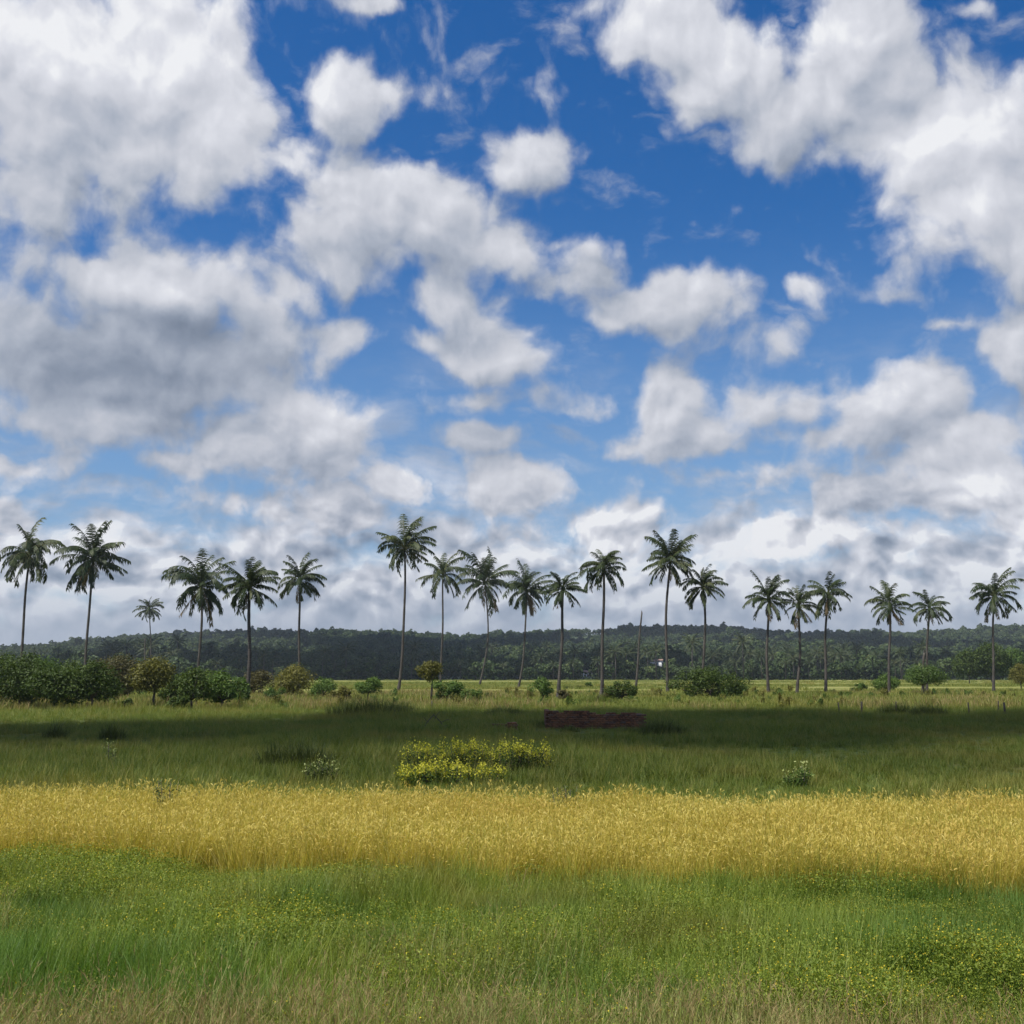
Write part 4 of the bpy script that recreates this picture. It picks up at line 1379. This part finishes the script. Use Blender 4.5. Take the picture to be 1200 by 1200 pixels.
M_YOUNG = leaf_material('young_palm_leaf', [(0.0, (0.11, 0.13, 0.03)), (0.6, (0.22, 0.22, 0.06)), (1.0, (0.36, 0.32, 0.12))], 0.3, 0.45)
young_palm(1101, 829, 17, 'young palm with pale arching fronds beside the grass clumps on the right', 3, M_YOUNG)
young_palm(1036, 830, 14, 'yellowish young palm left of the slim fence post', 8, M_YOUNG)
young_palm(740, 826, 12, 'bright yellow green young palm behind the right end of the brick walls', 9, M_YOUNG)
# ------------------------------------------------------------------ forest on the hill
M_FOREST = leaf_material('forest_leaf', [(0.0, (0.014, 0.028, 0.008)), (0.45, (0.034, 0.062, 0.015)), (0.8, (0.080, 0.115, 0.028)), (1.0, (0.15, 0.15, 0.045))], 0.15, 0.6,
                         patch=[(0.012, (0.075, 0.105, 0.030), 0.52, 0.68, 0.55)])
FR = np.random.default_rng(77)


def forest_crown(i):
    b = Build()
    nc = 13
    R_, H = FR.uniform(3.6, 4.8), FR.uniform(6.5, 9.0)
    for k in range(nc):
        a, r = FR.uniform(0, 6.28), R_ * 0.72 * math.sqrt(FR.uniform(0, 1))
        z = H * (0.45 + 0.42 * FR.uniform(0, 1) * (1 - (r / R_) ** 2)) + 0.4
        rad = FR.uniform(1.0, 1.9)
        d = unit(FR.normal(size=(34, 3)))
        d[:, 2] = np.abs(d[:, 2]) * 0.9 - 0.25
        leaves(b, np.array([r * math.cos(a), r * math.sin(a), z]) + d * rad, 1.15, d + np.array([0, 0, 0.5]), 0.7, 0.75, np.clip(FR.normal(0.42, 0.2, 34) + FR.normal(0, 0.1), 0, 1), 0.2, FR)
    n = 60                                              # lower leaves
    c = np.stack([FR.normal(0, R_ * 0.5, n), FR.normal(0, R_ * 0.5, n), FR.uniform(0.3, H * 0.55, n)], -1)
    leaves(b, c, 1.5, np.array([0, -0.3, 0.3]), 0.9, 0.7, FR.uniform(0.1, 0.5, n), 0.2, FR)
    return combine('broadleaf_tree', [(b, M_FOREST)])


def forest_palm(i):
    b, tr = Build(), Build()
    H = 9.0 + i
    tr.tube([[0, 0, -0.5], [0.3, 0, H * 0.5], [0.2, 0, H]], [0.25, 0.2, 0.17], 6, 0.5)
    for k in range(16):
        u = k / 16
        frond(b, np.array([0.2, 0, H]), k * 2.4, math.radians(75 - 105 * u), 3.9, math.radians(60), 0.9, (0.1, 0, 0), FR)
    return combine('distant_palm', [(b, M_FROND), (tr, M_PALMTRUNK)])


HOUSES = [(688, 791.5, 560, 5.0, 3.2, 'tiny white house with a low roof among the trees at the foot of the hill', 0.1),
          (767, 778, 640, 4.6, 3.4, 'tiny white house a little way up the wooded hill, left one of a pair', -0.2),
          (777, 777, 660, 4.4, 3.2, 'tiny pale house a little way up the wooded hill, right one of a pair', 0.25),
          (727, 787, 600, 4.0, 3.0, 'tiny grey white house half hidden by trees between the other houses', 0.0)]
house_xy = []
pts = []
y = 500.0
while y < 1420.0:
    stepy = 6.5 + (y - 500) * 0.0035
    hw = 0.50 * y + 110
    xs_ = np.arange(-hw, hw, stepy * 1.02)
    xs_ = xs_ + FR.uniform(-0.45, 0.45, len(xs_)) * stepy
    ys_ = y + FR.uniform(-0.45, 0.45, len(xs_)) * stepy
    pts.append(np.stack([xs_, ys_], -1))
    y += stepy
P = np.vstack(pts)
P = P[(fbm(P[:, 0] * 0.012, P[:, 1] * 0.012, 31) > -0.36)]
belt = np.stack([FR.uniform(-380, 380, 620), FR.uniform(462, 500, 620)], -1)
belt = belt[fbm(belt[:, 0] * 0.02, belt[:, 1] * 0.05, 33) > -0.30]
P = np.vstack([P, belt])
for cx, row, dist, w, h, lab, rot in HOUSES:
    q = at_depth(cx, row, dist)
    house_xy.append((q.x, q.y))
    dxl = np.abs(P[:, 0] / P[:, 1] - q.x / q.y) * q.y
    infront = (P[:, 1] < q.y + 7) & (P[:, 1] > q.y - 125) & (dxl < w * 0.5 + np.where(P[:, 1] > q.y - 25, 3.5, 2.2))
    P = P[~infront]
n = len(P)
kinds = FR.integers(0, 6, n)
palm_zone = (P[:, 1] < 560) & (FR.uniform(0, 1, n) < 0.22) | (P[:, 1] < 800) & (FR.uniform(0, 1, n) < 0.05)
kinds[palm_zone] = FR.integers(6, 8, int(palm_zone.sum()))
sc = FR.uniform(0.7, 1.25, n) * np.clip(1 + 0.5 * fbm(P[:, 0] * 0.02, P[:, 1] * 0.02, 35), 0.6, 1.5)
sc *= np.where(FR.uniform(0, 1, n) < 0.06, 1.35, 1.0)
sc *= np.interp(P[:, 0] / P[:, 1], [-0.465, -0.34], [0.55, 1.0])
z = np.where(P[:, 1] < 500, 0.0, hill_z(P[:, 0], P[:, 1]))
scatter('hillside_forest', np.stack([P[:, 0], P[:, 1], z - 0.3], -1), kinds, np.stack([sc, sc, sc * FR.uniform(0.8, 1.2, n)], -1), FR.uniform(0, 6.28, n),
        [forest_crown(i) for i in range(6)] + [forest_palm(i) for i in range(2)], 'dark green forest covering the long hill', 'forest')

# ------------------------------------------------------------------ houses
def paint(name, colour, rough=0.8, var=0.15):
    m, N = material(name)
    tcx = N.new('ShaderNodeTexCoord')
    c = N.mix(N.smooth(N.noise(tcx.outputs['Object'], 1.2, 5.0, 0.65), 0.45, 0.7, 0.0, var * 2), colour, tuple(v * 0.6 for v in colour))
    p = N.new('ShaderNodeBsdfPrincipled')
    N.put(p.inputs['Base Color'], c)
    p.inputs['Roughness'].default_value = rough
    N.put(N.new('ShaderNodeOutputMaterial').inputs[0], p.outputs[0])
    return m


m_white, m_roof, m_pane, m_door = paint('white_plaster', (0.78, 0.77, 0.74)), paint('old_roof_tile', (0.26, 0.17, 0.13)), paint('dark_pane', (0.03, 0.035, 0.04), 0.2), paint('brown_door', (0.13, 0.08, 0.05))
for (cx, row, dist, w, h, lab, rot), (hx_, hy_) in zip(HOUSES, house_xy):
    z0 = float(hill_z(np.array(hx_), np.array(hy_)))
    zt = at_depth(cx, row, dist).z
    zb = min(z0, zt - h * 0.5) - 0.2
    H = max(h, zt + h * 0.4 - zb)
    t = thing('house', lab, 'house', (hx_, hy_, zb), 'small pale houses on the wooded hill', rot)
    b = Build()
    b.box((0, 0, H / 2), (w, 5.0, H))
    link('wall', b.mesh('house_wall', [m_white]), t)
    b = Build()
    e = 0.5
    v = [(-w / 2 - e, -3.0, H - 0.05), (w / 2 + e, -3.0, H - 0.05), (w / 2 + e, 3.0, H - 0.05), (-w / 2 - e, 3.0, H - 0.05), (-w / 2 - e, 0, H + 1.1), (w / 2 + e, 0, H + 1.1)]
    b.add(v, [[0, 1, 5, 4], [2, 3, 4, 5], [3, 2, 1, 0]], [[0, 4, 3], [1, 2, 5]])
    link('roof', b.mesh('house_roof', [m_roof]), t)
    for xw in (-w * 0.3, w * 0.3):
        b = Build()
        b.box((xw, -2.51, H - 1.5), (1.1, 0.08, 1.1))
        link('window', b.mesh('house_window', [m_pane]), t)
    b = Build()
    b.box((0, -2.51, H - 2.0), (0.95, 0.08, 2.0))
    link('door', b.mesh('house_door', [m_door]), t)

# ------------------------------------------------------------------ clouds overhead whose shadows lie on the land
m_cloud, N = material('cloud_white')
d1 = N.new('ShaderNodeBsdfDiffuse')
d1.inputs[0].default_value = (0.85, 0.85, 0.87, 1)
d2 = N.new('ShaderNodeBsdfTranslucent')
d2.inputs[0].default_value = (0.85, 0.85, 0.87, 1)
mx = N.new('ShaderNodeMixShader')
mx.inputs[0].default_value = 0.3
N.put(mx.inputs[1], d1.outputs[0])
N.put(mx.inputs[2], d2.outputs[0])
N.put(N.new('ShaderNodeOutputMaterial').inputs[0], mx.outputs[0])


def cloud(name, spots, height, label):
    """spots: (x, y, r) on the ground that the cloud is to shade; it hangs up-sun of them"""
    off = SUN * (height / SUN.z)
    b = Build()
    nu, nv = 14, 8
    for x, y, r in spots:
        u, v = np.meshgrid(np.linspace(0, 2 * np.pi, nu, endpoint=False), np.linspace(0.02, np.pi - 0.02, nv))
        p = np.stack([np.cos(u) * np.sin(v), np.sin(u) * np.sin(v), np.cos(v) * 0.6], -1).reshape(-1, 3)
        p = p * (r * (1 + 0.16 * FR.normal(size=(len(p), 1))))
        ii = np.arange(nv - 1)[:, None] * nu + np.arange(nu)[None, :]
        jj = np.arange(nv - 1)[:, None] * nu + (np.arange(nu)[None, :] + 1) % nu
        q = np.stack([ii, ii + nu, jj + nu, jj], axis=-1).reshape(-1, 4)
        b.add(p + np.array([x + off.x, y + off.y, height + FR.uniform(-3, 6)]), q)
    structure(link(name, b.mesh(name, [m_cloud], True)), label)


spots = []
for x in np.arange(-95, 96, 3.5):
    lo_ = float(np.interp(x, [-60, -22, 0, 15, 60], [41, 39, 37, 36, 35])) + 3.0 * float(fbm(x * 0.12, 3.0, 51))
    hi_ = float(np.interp(x, [-60, -30, -14, -6, 20, 60], [52, 54, 60, 71, 72, 76])) + 2.0 * float(fbm(x * 0.1, 8.0, 53))
    yy = lo_ + 3
    while yy < hi_ - 2:
        if fbm(x * 0.09, yy * 0.16, 59) > -0.16:
            spots.append((x + FR.uniform(-1.2, 1.2), yy + FR.uniform(-.8, .8), FR.uniform(3.0, 4.3)))
        yy += 3.4
    for k in range(5):                                   # ragged near rim
        if FR.uniform() < 0.55:
            spots.append((x + FR.uniform(-2, 2), lo_ - FR.uniform(0, 12), FR.uniform(0.8, 1.9)))
cloud('cloud', spots, 900.0, 'white cloud high overhead that shades the middle of the field')

spots = []
for x in np.arange(-760, 761, 55.0):
    for y in np.arange(520, 1480, 60.0):
        if fbm(x * 0.0042 + 1.3, y * 0.0036, 57) + (0.10 if abs(x + 120) < 200 else 0.0) > 0.17:
            spots.append((x + FR.uniform(-18, 18), y + FR.uniform(-18, 18), FR.uniform(34, 58)))
cloud('cloud', spots, 1500.0, 'broken white cloud high overhead that shades the wooded hill')

# ------------------------------------------------------------------ air
m_air, N = material('air')
pv = N.new('ShaderNodeVolumePrincipled')
pv.inputs['Color'].default_value = (0.80, 0.90, 1.0, 1)
pv.inputs['Density'].default_value = 0.00012
pv.inputs['Anisotropy'].default_value = 0.2
N.put(N.new('ShaderNodeOutputMaterial').inputs[1], pv.outputs[0])
b = Build()
b.box((0, 1090, 69), (3400, 2360, 142))
o = link('haze', b.mesh('haze', [m_air]))
o['kind'] = 'stuff'
o['label'] = 'thin blue haze lying over the fields and the hill'
